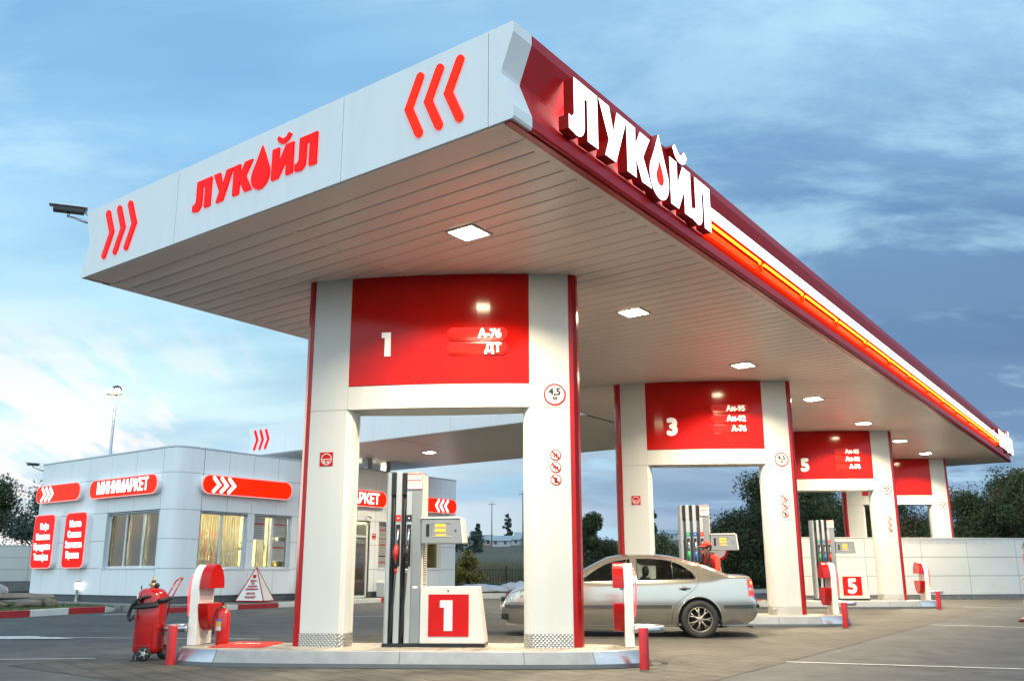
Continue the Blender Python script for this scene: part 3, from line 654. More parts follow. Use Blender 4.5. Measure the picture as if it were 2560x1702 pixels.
def post(i, side, label):
    f = FR[i]; zt = gz(f.x,f.y)+.2; s = 1 if side == 'L' else -1     # s: direction (along +u) of the red caps
    u0 = -3.31 if side == 'L' else 2.52
    p = f+Gd*u0+Nd*.13
    root = empty('end_post', (p.x,p.y,zt), ROT, label, 'end post', 'arched white posts at the island ends')
    hw = .26
    side_ = [(-hw,0),(-hw,.62)]+[(-hw*math.cos(R(a)), .72+.33*math.sin(R(a))) for a in range(0,181,12)]+[(hw,.62),(hw,0)]
    def X(h0): return lambda v, z, h: (h0+s*h, v, z)
    m = MB(); m.prism(side_, -.06, .06, 0, X(0), smooth=False); m.build('post_body', mat('post_white',(.82,.79,.74),.22,coat=.4), root, bevel=.008)
    cap = [(-hw-.012,.735)]+[(-(hw+.012)*math.cos(R(a)), .735+.325*math.sin(R(a))) for a in range(0,181,10)]+[(hw+.012,.735)]
    cap = cap[1:-1]
    m = MB(); m.prism(cap, .062, .20, 0, X(0)); m.build('red_cap', trimred, root, bevel=.01)
    low = [(-(hw+.012)*math.cos(R(a))*1, .54-.36*math.sin(R(a))) for a in range(0,181,10)]
    m = MB(); m.prism(low, .062, .20, 0, X(0)); m.build('red_bowl', trimred, root, bevel=.01)
    m = MB(); m.box(-.05*1,.045,hw,hw+.02,0,.95); m.build('back_strip', trimred, root)
    m = MB()
    for dv in (-.05,.0,.05):
        pts = [(-s*.075, -.19+dv, .38), (-s*.10, -.19+dv, .7), (-s*.095, -.13+dv, .86), (-s*.075, -.03+dv, .98)]
        m.tube(pts, .007, 6)
    m.build('neon_tube', neon_r, root)
    m = MB(); o = -s
    pts = [(o*.05,-.30,.22),(o*.22,-.30,.22),(o*.36,-.25,.22),(o*.42,-.12,.22),(o*.43,.05,.22),(o*.40,.20,.22),(o*.30,.30,.22),(o*.05,.33,.22)]
    # smooth the hoop
    P = []
    for k in range(len(pts)-1):
        a, b = Vector(pts[k]), Vector(pts[k+1]); c0 = Vector(pts[max(0,k-1)]); c1 = Vector(pts[min(len(pts)-1,k+2)])
        for q in range(4):
            t = q/4; P.append(.5*((2*a)+(b-c0)*t+(2*c0-5*a+4*b-c1)*t*t+(3*a-c0-3*b+c1)*t**3))
    P.append(Vector(pts[-1])); m.tube(P, .040, 12); m.build('guard_hoop', steel, root)
    return root
post(0,'L','arched white post with red caps at the left end of the nearest island')
post(0,'R','arched white post with red caps at the right end of the nearest island')
post(1,'R','arched white post with red caps at the right end of the middle island')
post(2,'R','arched white post with red caps at the right end of the farthest island')
def bollard(x, y, label):
    o = MB(); r = .060
    o.lathe([(r,0),(r,.47),(r*.93,.487),(r*.90,.487)], 24, 0); o.lathe([(r*.9,.484),(r*.5,.494),(.001,.496)], 24, 1)
    ob = o.build('bollard', [mat('bollard_red',(.55,.018,.022),.35,var=.10,vscale=8), mat('bollard_cap',(.55,.42,.42),.5)], None, (x,y,gz(x,y)))
    return tag(ob, label, 'bollard', 'short red steel bollards at the island ends')
bollard(-4.40,12.60,'short red bollard beside the wheeled fire extinguisher')
bollard(1.60,11.93,'short red bollard in front of the right end of the nearest island')
bollard(6.60,19.28,'short red bollard at the right end of the middle island')
bollard(11.65,26.45,'short red bollard at the right end of the farthest island')
# drain mats on the islands
matm = mat('red_mat', (.62,.07,.05), .55, var=.2, vscale=20)
def mat_(i, label):
    f = FR[i]; z = gz(f.x,f.y)+.2
    m = MB(); m.box(-2.93,-2.22,-.47,.0,.0,.012); 
    ob = MB(); 
    poly = [(-2.90,-.52),(-2.20,-.55),(-2.22,.42),(-2.86,.42)]
    ob.prism(poly, .0, .014, 0)
    for k in range(18):
        x = -2.88+.038*k; ob.box(x,x+.012,-.50,.40,.014,.021,0)
    V, F_ = text2d('АЗС', .17, .006, .001); ob.add(V, F_, 1, False, lambda x,y,h: (-2.55+x, -.12+y*.9, .024+h))
    o = ob.build('rubber_mat', [matm, signwhite], None, (f.x,f.y,z)); o.rotation_euler = (0,0,ROT); return tag(o, label, 'mat', 'red ribbed mats on the islands')
mat_(0,'red ribbed mat on the left part of the nearest island')
mat_(2,'red ribbed mat on the left part of the farthest island')
# ------------------------------------------------------------------ fuel pumps
amber = mat('amber_digits', (.9,.5,.05), .4, emit=(1,.50,.03), estr=1.3)
chrome = mat('nozzle_metal', (.8,.8,.8), .15, metal=1.)
def pump(i, num, cols, label):
    """cols: list of (colour) hoses"""
    f = FR[i]; zt = gz(f.x,f.y)+.2; n = len(cols)
    root = empty('fuel_pump', (f.x,f.y,zt), ROT, label, 'fuel pump', 'fuel pumps on the islands')
    V0, V1 = -.28, .12; root.location += Gd*(.20 if i else 0)
    cm = {'red': (.62,.03,.02), 'black': (.02,.02,.022), 'green': (.02,.30,.10), 'blue': (.02,.12,.45)}
    w = .075; slot = .070; left = -.20-.125-n*(w+slot)-.06
    H = 2.255
    m = MB(); m.box(left-.015,-.195,V0-.004,V1+.004,0,.045); m.build('plinth', black, root)
    m = MB(); m.prism([(left-.01,V1-.03),(left-.01,V0+.05),(left+.015,V0+.01),(left+.055,V0),(left+.055,V1)], .046, H, 0); m.build('tower_side', lightgrey, root)
    x = left+.055
    m = MB()
    for k, c in enumerate(cols):
        # slot back panel deep inside, open above mid height for the far pumps
        m = MB(); m.box(x+.001, x+slot-.001, V0+.05, V1-.03, .046, H-.31 if n == 2 else 1.05, 0)
        if n == 3: m.build('slot_back', black, root); m = MB()
        m.box(x+.001, x+slot-.001, V0+.02, V1-.03, H-.30, H-.01, 0); m.build('slot_back', black, root)
        x += slot
        cc = MB(); cc.box(x,x+w,V0,V1,.046,H-.004,0)
        co = cc.build('tower_column', lightgrey, root, bevel=.006)
        if True:
            mm = mat('tag_'+c, cm[c], .35)
            MB().box(x+.002,x+w-.002,V0-.006,V0-.001,1.60,1.685).build('grade_tag', mm, co)
            t = MB().box(x+.026,x+.048,V0-.009,V0-.007,1.635,1.65); t.build('tag_mark', signwhite, co)
            b = MB(); b.box(x+.010,x+w-.008,V0-.005,V0-.001,1.02,1.56,0)
            b.build('nozzle_bay', black, co)
            nz = MB()
            nz.tube([(x+.045,V0-.03,1.50),(x+.042,V0-.045,1.38),(x+.034,V0-.06,1.27)], .013, 8, 1)
            nz.tube([(x+.034,V0-.06,1.29),(x+.030,V0-.075,1.20),(x+.030,V0-.07,1.09)], [.026,.034,.024], 8, 0)
            nz.tube([(x+.012,V0-.065,1.24),(x+.002,V0-.085,1.20),(x+.010,V0-.07,1.10)], .008, 6, 0)
            nz.tube([(x+.030,V0-.07,1.12),(x+.030,V0-.06,.99)], [.024,.022], 8, 2)
            nz.tube([(x+.030,V0-.06,1.0),(x+.028,V0-.055,.93)], [.021,.017], 8, 0 if c == 'red' else 1)
            nz.build('nozzle', [mm, chrome, dark], co)
            hs = MB(); x0 = x+.028
            hs.tube([(x0,V0-.055,.94),(x0-.02,V0-.05,.66),(x0-.045,V0-.03,.36),(x0-.055,V0-.01,.14),(x0-.050,V0+.02,.07),(x0-.060,V0+.05,.14),(x0-.064,V0+.03,.7),(x0-.064,V0+.04,1.5),(x0-.062,V0+.06,2.0)], .014, 8)
            hs.build('hose', dark, co)
        x += w
    m = MB(); m.box(x+.0,-.200,V0-.006,V1,.046,H,0); g = m.build('tower_housing', greym, root, bevel=.01)
    m = MB(); m.box(-.199,-.185,V0+.06,V1-.01,.6,H-.03,0)
    for k in range(26): m.box(-.186,-.182,V0+.10,V1-.06,.75+.03*k,.762+.03*k,1)
    m.build('vent_panel', [mat('pump_cream',(.74,.66,.54),.4), seamm], root)
    # warning plate
    m = MB(); xl, xr = x-w*.9, -.195; m.box(xl,xr,V0-.016,V0-.007,2.025,2.25,0)
    for x0, x1, z0, z1 in ((xl,xr,2.025,2.029),(xl,xr,2.246,2.25),(xl,xl+.004,2.025,2.25),(xr-.004,xr,2.025,2.25)): m.box(x0,x1,V0-.018,V0-.0165,z0,z1,1)
    TT = lambda cx, cz: (lambda a,b,h: (cx+a, V0-.018-h, cz+b))
    cx = (xl+xr)/2
    for z_, s_, sz in ((2.215,'ВНИМАНИЕ!',.030),(2.130,'ВНИМАНИЕ!',.030)): flat_text(m, s_, sz, TT(cx,z_), bold=.0012, ex=.0005, mi=1)
    for z_, s_ in ((2.19,'Включи двигатель'),(2.168,'выключи и жди'),(2.102,'Предъявляй цену'),(2.080,'колонки у кассы'),(2.055,'оплати счёт')): flat_text(m, s_, .020, TT(cx,z_), ex=.0005, mi=2)
    m.build('warning_plate', [signwhite, signred, textblack], root)
    # display head
    m = MB(); hp = [(-.195,1.31),(.355,1.31),(.320,1.63),(-.195,1.63)]
    m.prism(hp, 0, .30, 0, lambda a,z,h: (a, V0-.03+h, z)); hd = m.build('display_head', greym, root, bevel=.006)
    m = MB(); m.prism([(.357,1.308),(.385,1.325),(.350,1.640),(.322,1.652)], 0, .34, 0, lambda a,z,h: (a, V0-.04+h, z)); m.prism([(-.20,1.632),(.322,1.632),(.322,1.652),(-.20,1.652)], 0, .34, 0, lambda a,z,h: (a, V0-.04+h, z)); m.build('head_cover', pumpwhite, hd, bevel=.004)
    m = MB(); m.box(-.13,-.085,V0-.034,V0-.031,1.40,1.56,0); m.box(-.055,.20,V0-.034,V0-.031,1.565,1.568,0); m.box(-.055,.22,V0-.034,V0-.031,1.397,1.40,2); m.box(-.055,-.052,V0-.034,V0-.031,1.40,1.565,0); m.box(.255,.275,V0-.036,V0-.031,1.465,1.485,0)
    for z0, s_, hh, x0 in ((1.523,'023.50',.038,-.01),(1.460,'002.10',.038,-.01),(1.407,'1 1 1',.022,.0)):
        m.box(x0-.002,x0+.142,V0-.033,V0-.0305,z0-.004,z0+hh+.002,3)
        flat_text(m, s_, hh*1.36, lambda a,b,h,x0=x0,z0=z0: (x0+.07+a*.95, V0-.035-h, z0+b), bold=.001, ex=.0005, mi=1)
    m.build('display', [black, amber, signwhite, mat('amber_backlight',(.7,.35,.05),.4,emit=(.9,.42,.05),estr=.35)], hd)
    # hydraulic cabinet
    m = MB(); cp = [(-.195,.046),(.655,.046),(.560,.755),(-.195,.755)]
    m.prism(cp, 0, .44, 0, lambda a,z,h: (a, V0-.015+h, z)); cb = m.build('cabinet', pumpwhite, root, bevel=.012)
    m = MB(); m.box(-.19,.655,V0+.0,V1,0,.045,0); m.build('cabinet_plinth', black, root)
    m = MB(); m.box(-.083,.448,V0-.020,V0-.0165,.135,.660,0)
    Tn = lambda a, z, h: (a, V0-.0215-h, z)
    if num == '1': m.prism([(.070,.585),(.235,.585),(.235,.205),(.125,.205),(.125,.495),(.070,.495)], 0, .002, 1, Tn)
    else: flat_text(m, num, .54, lambda a,b,h: (.18+a, V0-.0215-h*.4, .215+b), bold=.028, ex=.001, mi=1)
    m.build('number_plate', [signred, signwhite], cb)
    m = MB(); m.box(.165,.185,V0-.021,V0-.016,.695,.715,0); m.box(-.30,-.235,V0-.010,V0-.007,.735,.765,1); m.build('lock', [black, signwhite], cb)
    return root
pump(0,'1',['red','black'],'nearest fuel pump with two hoses and a big number 1 on its cabinet')
pump(1,'3',['green','blue','red'],'fuel pump with three hoses beside the attendant behind the silver car')
pump(2,'5',['green','blue','red'],'fuel pump with a big number 5 on its cabinet')
# ------------------------------------------------------------------ fire extinguishers
exred = mat('extinguisher_red', (.46,.009,.009), .22, coat=.3, var=.14, vscale=5)
p = M0+Gd*(-2.93)+Nd*(-.02)
ex = empty('fire_extinguisher', (p.x,p.y,gz(M0.x,M0.y)+.2), ROT, 'portable red fire extinguisher standing on the nearest island beside the arched post', 'fire extinguisher')
MB().lathe([(.001,.0),(.075,.0),(.088,.02),(.092,.06),(.092,.38),(.085,.42),(.06,.455),(.03,.47),(.001,.47)], 28, 0).build('cylinder', exred, ex)
MB().tube([(0,0,.465),(0,0,.51)], .022, 10).tube([(0,0,.50),(.05,-.02,.52)], .010, 8).tube([(0,0,.50),(-.035,0,.49)], .012, 8).build('valve', mat('brass',(.55,.42,.22),.3,metal=.9), ex)
MB().tube([(-.01,0,.51),(-.01,-.01,.55),(-.03,-.02,.58)], .012, 8).tube([(-.03,0,.50),(-.09,-.02,.46),(-.118,-.04,.35),(-.118,-.05,.20),(-.105,-.05,.14)], .013, 8).build('hose', dark, ex)
m = MB()
for k in range(8):
    a0, a1 = R(195+k*10), R(205+k*10); r = .0935
    for z0, z1, mi in ((.24,.31,0),(.19,.24,1),(.31,.34,2)): m.add([(r*math.cos(a0),r*math.sin(a0),z0),(r*math.cos(a1),r*math.sin(a1),z0),(r*math.cos(a1),r*math.sin(a1),z1),(r*math.cos(a0),r*math.sin(a0),z1)], [(0,1,2,3)], mi)
m.build('care_label', [mat('label_yellow',(.55,.40,.08),.5), mat('label_white',(.6,.6,.6),.5), mat('label_blue',(.08,.12,.4),.5)], ex)
wx, wy = -4.93, 13.22
we = empty('wheeled_extinguisher', (wx,wy,gz(wx,wy)), R(12), 'large red wheeled fire extinguisher with a coiled black hose and handle', 'fire extinguisher')
we.scale = (.95,.95,.97)
MB().lathe([(.001,.09),(.16,.09),(.20,.11),(.212,.16),(.212,.82),(.20,.89),(.16,.94),(.10,.965),(.001,.97)], 36, 0).lathe([(.2135,.20),(.2145,.205),(.2135,.21)], 36, 0).build('tank', exred, we)
MB().tube([(0,0,.95),(0,0,1.06)], [.04,.028], 12).tube([(0,0,1.04),(0,0,1.12)], [.035,.018], 10).tube([(-.02,0,1.0),(-.06,0,1.02)], .015, 8).build('valve', mat('valve_brass',(.5,.36,.22),.35,metal=.8), we)
MB().ball((.055,-.02,1.0), .035, 0).tube([(-.16,0,.95),(-.16,0,1.0)], .010, 6).build('gauge', black, we)
m = MB(); P = []
for k in range(70):
    t = k/69; a = R(-60)+t*2*PI*2.0; r = .235+.03*math.sin(t*9); P.append((r*math.cos(a), r*math.sin(a), .80-.06*t+.035*math.sin(a+1.)))
m.tube(P, .026, 8); m.tube([(-.10,-.23,.86),(-.16,-.24,.80),(-.235,-.16,.74),(-.27,-.12,.66),(-.285,-.12,.58),(-.25,-.16,.54),(-.20,-.17,.58)], .024, 8)
m.tube([(-.20,-.17,.80),(-.05,-.235,.85),(.02,-.235,.86)], [.022,.018,.014], 8); m.build('hose', dark, we)
m = MB()
for s in (-.07,.10): m.tube([(.16+s*.3,.06+s,.55),(.20+s*.3,.07+s,.80),(.33+s*.3,.08+s,1.07)], .011, 8)
m.tube([(.309,.01,1.06),(.345,.02,1.095),(.375,.17,1.10),(.36,.18,1.07)], .011, 8)
m.tube([(.11,-.13,.55),(.11,-.13,.15)], .010, 6); m.build('handle', exred, we)
for x, y in ((-.02,-.215),(.20,.13)):
    w = MB(); w.lathe([(.025,-.025),(.08,-.028),(.095,-.018),(.095,.018),(.08,.028),(.025,.025)], 24, 0, lambda a,b,c,x=x,y=y: (x+a, y+c, .098+b)); wo_ = w.build('wheel', dark, we)
    w = MB(); w.lathe([(.001,-.030),(.03,-.030),(.032,.03),(.001,.03)], 12, 0, lambda a,b,c,x=x,y=y: (x+a,y+c,.098+b))
    for k in range(5): a = 2*PI*k/5; w.tube([(x,y-.026,.098),(x+.07*math.cos(a),y-.027,.098+.07*math.sin(a))], .006, 5)
    w.build('hub', lightgrey, wo_)
MB().tube([(-.15,-.12,.10),(-.17,-.13,.02)], .012, 6).tube([(-.10,-.16,.10),(-.11,-.18,.02)], .012, 6).box(-.20,-.06,-.20,-.10,.0,.018).build('foot', black, we)
# ------------------------------------------------------------------ security cameras
def seccam(p, dirv, label, sc_=1.0, arm=None):
    root = empty('security_camera', p, math.atan2(dirv[1], dirv[0]), label, 'camera')
    m = MB(); m.box(-.21,.21,-.055,.055,.015,.10,0,lambda a,b,c: (a*sc_,b*sc_,c*sc_)); m.build('camera_body', black, root, bevel=.01)
    m = MB(); m.box(-.25,.27,-.07,.07,.105,.125,0,lambda a,b,c: (a*sc_,b*sc_,c*sc_)); m.box(-.24,.22,-.068,-.060,.06,.105,0,lambda a,b,c: (a*sc_,b*sc_,c*sc_)); m.build('sun_shield', mat('camera_white',(.75,.77,.78),.4), root, bevel=.006)
    m = MB(); q = [Vector((a,b,c))*sc_ for a,b,c in ((0,0,.015),(0,0,-.05))]; m.tube(q, .02*sc_, 8)
    e = Matrix.Rotation(-math.atan2(dirv[1],dirv[0]), 3, 'Z') @ (Vector(arm)-Vector(p))
    m.tube([(0,0,-.04*sc_), e], [.014*sc_,.026*sc_], 8); m.build('bracket', steel, root)
    m = MB(); m.tube([(-.21*sc_,0,.05*sc_),(-.27*sc_,.0,.0),(e.x*.8-.04,e.y*.8,e.z*.3+.04),(e.x,e.y,e.z+.10)], .006, 6); m.build('cable', black, root)
    return root
cp_ = A0+Fd*7.95+Dd*.10
seccam(cp_+Fd*.34+Dd*-.16+Vector((0,0,6.27)), (-.92,-.35), 'white security camera on an arm at the left corner of the large canopy', 1.0, tuple(cp_+Fd*-.12+Vector((0,0,6.05))))
cp_ = C0+Fd*8.05
seccam(cp_+Fd*.30+Dd*-.25+Vector((0,0,4.72)), (-.7,-.65), 'small security camera on the far left corner of the shop roof', .9, tuple(cp_+Vector((0,0,4.55))))
# ------------------------------------------------------------------ the shop
shop = empty('shop', (C0.x,C0.y,.28), 0, 'white clad minimarket shop with rounded corner, lit red signs and bright windows', 'shop building')
def SR(s, d, z): return (Dd.x*s-Fd.x*d, Dd.y*s-Fd.y*d, z-.28)
def SL(s, d, z): return (Fd.x*s-Dd.x*d, Fd.y*s-Dd.y*d, z-.28)
clad = mat('shop_cladding', (.82,.85,.87), .42, var=.022, vscale=5, streak=.2)
framem = mat('window_frame', (.66,.70,.74), .4, var=.02)
plinthm = mat('plinth_mesh', (.17,.175,.18), .7, var=.2, vscale=12)
def cells(rows, T, th=.03):
    m = MB(); g = .006
    for z0, z1, spans in rows:
        for s0, s1 in spans: m.box(s0+g, s1-g, 0, th, z0+g, z1-g, 0, T)
    return m
def split(a, b, seams): 
    e = [a]+[x for x in seams if a+.05 < x < b-.05]+[b]; return list(zip(e[:-1], e[1:]))
RS = [1.86,2.82,3.82,4.75,5.68,6.62,7.55,8.48,9.42,10.35,11.3,12.2]; RE = 13.18; LE = 8.0
LS = [2.12,3.54,4.81,6.05,7.30]
winR = [(.95,2.70),(2.95,4.50),(8.68,10.30),(10.60,12.28)]; door = (6.35,8.22); winL = [(.66,3.55)]
def solid(a, b, holes):
    out = []; x = a
    for h0, h1 in sorted(holes):
        if h0 > x+.02: out.append((x, h0))
        x = h1
    if b > x+.02: out.append((x, b))
    return out
rowsR = [(4.01,4.74,split(.93,RE,RS)),(2.93,4.01,split(.93,RE,RS))]
for z0, z1 in ((2.10,2.93),(1.26,2.10)): rowsR.append((z0,z1,[q for a,b in solid(.93,RE,winR+[door]) for q in split(a,b,RS)]))
rowsR.append((.49,1.26,[q for a,b in solid(.93,RE,[door]) for q in split(a,b,RS)]))
rowsL = [(4.01,4.74,split(.66,LE,LS)),(2.95,4.01,split(.66,LE,LS))]
for z0, z1 in ((2.10,2.95),(1.28,2.10)): rowsL.append((z0,z1,[q for a,b in solid(.66,LE,winL) for q in split(a,b,LS)]))
rowsL.append((.49,1.28,split(.66,LE,LS)))
m = cells(rowsR, SR); 
m2 = cells(rowsL, SL); m.v, off = m.v+m2.v, len(m.v); m.f += [tuple(i+off for i in f) for f in m2.f]; m.m += m2.m; m.sm += m2.sm
# rounded corner panels
def cornerpt(t, d):
    p0 = Vector(SL(.66,d,0)); p1 = Vector(SR(.93,d,0)); c = Vector(SR(-d*.9,d,0)); c = Vector(SL(0,0,0))-Fd*d-Dd*d
    a = .42; q0 = p0.lerp(c, .88); q1 = p1.lerp(c, .88)
    return (1-t)**3*p0+3*(1-t)**2*t*q0+3*(1-t)*t*t*q1+t**3*p1
for z0, z1 in ((.49,1.27),(1.27,2.10),(2.10,2.94),(2.94,4.01),(4.01,4.74)):
    n = 14; V = []; V2 = []
    for k in range(n+1):
        t = .006+.988*k/n; p = cornerpt(t, .03); q = cornerpt(t, .0)
        V += [(p.x,p.y,z0+.006-.28),(p.x,p.y,z1-.006-.28)]; V2 += [(q.x,q.y,z0+.006-.28),(q.x,q.y,z1-.006-.28)]
    m.add(V, [(2*k,2*k+2,2*k+3,2*k+1) for k in range(n)], 0, True)
    V3 = [(x,y,z+(1e-4 if i%2 else -1e-4)) for i,(x,y,z) in enumerate(V)]
    m.add(V3+V2, [(2*k+1,2*k+3,2*(n+1)+2*k+3,2*(n+1)+2*k+1) for k in range(n)]+[(2*k,2*(n+1)+2*k,2*(n+1)+2*k+2,2*k+2) for k in range(n)], 0, False)
m.build('cladding', clad, shop)
# wall core with openings
m = MB(); RE2, LE2 = RE-.02, LE-.02
for z0, z1, sp in ((2.90,4.70,[(.93,RE2)]),(.30,1.24,solid(.93,RE2,[door])),(1.24,2.90,solid(.93,RE2,winR+[door]))):
    for a, b in sp: m.box(a,b,-.20,-.004,z0,z1,0,SR)
for z0, z1, sp in ((2.92,4.70,[(.66,LE2)]),(.30,1.26,[(.66,LE2)]),(1.26,2.92,solid(.66,LE2,winL))):
    for a, b in sp: m.box(a,b,-.20,-.004,z0,z1,0,SL)
m.box(RE-.22,RE,-8,-.01,.3,4.70,0,SR); m.box(LE-.22,LE,-13,-.01,.3,4.70,0,SL)
V = []; n = 10
for k in range(n+1):
    p = cornerpt(k/n, -.006); V += [(p.x,p.y,.02),(p.x,p.y,4.42)]
m.add(V, [(2*k,2*k+2,2*k+3,2*k+1) for k in range(n)], 0)
m.build('wall_core', seamm, shop)
m = MB(); m.box(.93,door[0],-.1,-.02,.27,.485,0,SR); m.box(door[1],RE,-.1,-.02,.27,.485,0,SR); m.box(.66,LE,-.1,-.02,.20,.485,0,SL)
for k in range(n):
    p, q = cornerpt(k/n,-.02), cornerpt((k+1)/n,-.02); m.add([(p.x,p.y,-.05),(q.x,q.y,-.05),(q.x,q.y,.205),(p.x,p.y,.205)], [(0,1,2,3)])
m.build('plinth', plinthm, shop)
m = MB(); rp = [cornerpt(k/10, .045) for k in range(11)]
poly = [(p.x,p.y) for p in rp]+[(SR(RE+.03,.045,0)[0],SR(RE+.03,.045,0)[1])]
e = Dd*(RE+.03)+Fd*(LE+.03); poly += [(e.x,e.y),(SL(LE+.03,.045,0)[0],SL(LE+.03,.045,0)[1])]
m.prism(poly, 4.462, 4.50, 0); m.build('roof', mat('roof_edge',(.56,.60,.64),.4), shop)
# interior
wallin = mat('shop_wall_inside', (.72,.60,.36), .7, var=.06)
m = MB(); m.box(.35,RE-.3,-7.5,-.25,.30,.34,0,SR); m.build('floor', mat('shop_floor',(.45,.42,.38),.4), shop)
m = MB(); m.box(.35,RE-.3,-7.5,-.25,3.30,3.34,0,SR); m.build('ceiling', mat('shop_ceiling',(.75,.72,.62),.7), shop)
m = MB(); m.box(.4,RE-.3,-4.6,-4.5,.34,3.3,0,SR); m.box(5.05,5.15,-4.5,-.3,.34,3.3,0,SR); m.build('inner_wall', wallin, shop)
m = MB()
for s in (1.6,3.3,6.3,8.0,9.8,11.6):
    for d in (-1.3,-3.0): m.box(s-.6,s+.6,d-.08,d+.08,3.26,3.295,0,SR)
m.build('ceiling_light', mat('fluorescent_light',(1,.95,.8),.4,emit=(1,.86,.52),estr=480.), shop)
cols_ = [(.6,.08,.04),(.1,.35,.12),(.08,.18,.45),(.65,.50,.10),(.6,.6,.55),(.35,.12,.05)]
pm_s = [mat('goods_%s' % n_, c_, .5) for n_, c_ in zip(('red','green','blue','yellow','white','brown'), cols_)]
shm = mat('shelf_white', (.6,.55,.42), .5)
for s0, s1, d0 in ((1.1,4.3,-2.3),(5.6,6.3,-1.6),(7.0,8.3,-1.5),(8.9,12.6,-2.2)):
    sh = MB(); gd = MB()
    for z in (.5,.85,1.2,1.55,1.9,2.25): 
        sh.box(s0,s1,d0-.3,d0,z,z+.03,0,SR); x = s0+.03
        while x < s1-.12:
            w_ = random.uniform(.07,.16); h_ = random.uniform(.12,.28)
            if random.random() < .9: gd.box(x,x+w_*.9,d0-.22,d0-.03,z+.031,z+.03+h_,random.randrange(6),SR)
            x += w_
    sh.box(s0,s1,d0-.33,d0-.3,.34,2.5,0,SR); so = sh.build('shelf', shm, shop); gd.build('goods', pm_s, so)
blindm = mat('blind_fabric', (.60,.55,.38), .8, var=.1)
_t = blindm.node_tree; _p = _t.nodes['Principled BSDF']; _tl = _t.nodes.new('ShaderNodeBsdfTranslucent'); _tl.inputs[0].default_value = (.85,.75,.50,1); _ms = _t.nodes.new('ShaderNodeMixShader'); _ms.inputs[0].default_value = .6
_o = [n for n in _t.nodes if n.type == 'OUTPUT_MATERIAL'][0]; _t.links.new(_p.outputs[0], _ms.inputs[1]); _t.links.new(_tl.outputs[0], _ms.inputs[2]); _t.links.new(_ms.outputs[0], _o.inputs[0])
posterm = mat('poster_paper', (.42,.42,.40), .6, var=.05)
def window(s0, s1, z0, z1, T, mulls, blinds, posters=(), name='window'):
    fr = MB(); w = .055
    for a, b, c, d in ((s0,s1,z0,z0+w),(s0,s1,z1-w,z1),(s0,s0+w,z0+w,z1-w),(s1-w,s1,z0+w,z1-w)): fr.box(a,b,-.16,-.09,c,d,0,T)
    for mu in mulls: fr.box(mu-.04,mu+.04,-.16,-.09,z0+w,z1-w,0,T)
    for a, b, c, d in ((s0,s1,z1,z1+.012),(s0-.012,s0,z0,z1),(s1,s1+.012,z0,z1)): fr.box(a,b,-.2,.028,c,d,0,T)
    f = fr.build('window', framem, shop)
    MB().box(s0+w,s1-w,-.13,-.124,z0+w,z1-w,0,T).build('pane', glassm, f)
    MB().box(s0-.06,s1+.06,-.16,.055,z0-.035,z0-.004,0,T).build('sill', framem, f)
    bl = MB(); x = s0+w
    while x < s1-w:
        r_ = blinds(x)
        if r_ == 1: bl.box(x,x+.035,-.26,-.235,z0+.02,z1-.03,0,lambda s,d,z,x=x: T(s,d+(s-x)*.9,z))
        elif r_ == 2: bl.box(x,x+.085,-.26,-.255,z0+.02,z1-.03,0,T)
        x += .09
    if bl.v: bl.build('blind', blindm, f)
    for a, b, c, d in posters:
        p = MB(); p.box(a,b,-.118,-.114,c,d,0,T)
        zz = d-.06
        while zz > c+.05:
            ww = random.uniform(.5,.85)*(b-a)/2; p.box((a+b)/2-ww,(a+b)/2+ww,-.1135,-.1125,zz,zz+.014,1,T); zz -= .055
        p.box(a+.02,b-.02,-.1135,-.1122,d-.22,d-.18,2,T); p.build('poster', [posterm, mat('poster_ink',(.16,.16,.17),.6), signred], f)
    return f
window(.96,2.69,1.27,2.90,SR,[1.78],lambda x: 1)
window(2.96,4.49,1.27,2.90,SR,[3.78],lambda x: 1 if int(x*11)%5 else 0,[(2.99,3.50,2.15,2.84),(3.85,4.36,2.25,2.84),(3.85,4.36,1.50,2.12)])
window(8.70,10.28,1.27,2.90,SR,[9.5],lambda x: 1,[(8.76,9.42,2.35,2.84),(8.76,9.42,1.75,2.32),(8.76,9.42,1.32,1.70)])
window(10.62,12.26,1.27,2.90,SR,[11.5],lambda x: 1)
window(.68,3.53,1.29,2.91,SL,[1.62,2.58],lambda x: 2 if x > 2.7 or 1.9 < x < 2.5 else (1 if x < 1.5 else 0))
pl_ = MB()
for k in range(46):
    x = 1.05+random.random()*3.3; z = 2.02+random.uniform(-.18,.05)*abs(math.sin(x*3)); 
    for _ in range(5):
        a = random.uniform(0,6.3); pl_.add([(x,-.5,z),(x+.07*math.cos(a),-.48,z+.07*math.sin(a)),(x+.10*math.cos(a+.5),-.47,z+.10*math.sin(a+.5)-.03)], [(0,1,2)], 0, False, SR)
for s in (1.2,2.4): pl_.box(s,s+.9,-.62,-.45,1.83,1.90,1,SR)
pl_.build('indoor_plants', [mat('ivy_green',(.06,.16,.03),.6), shm], shop)
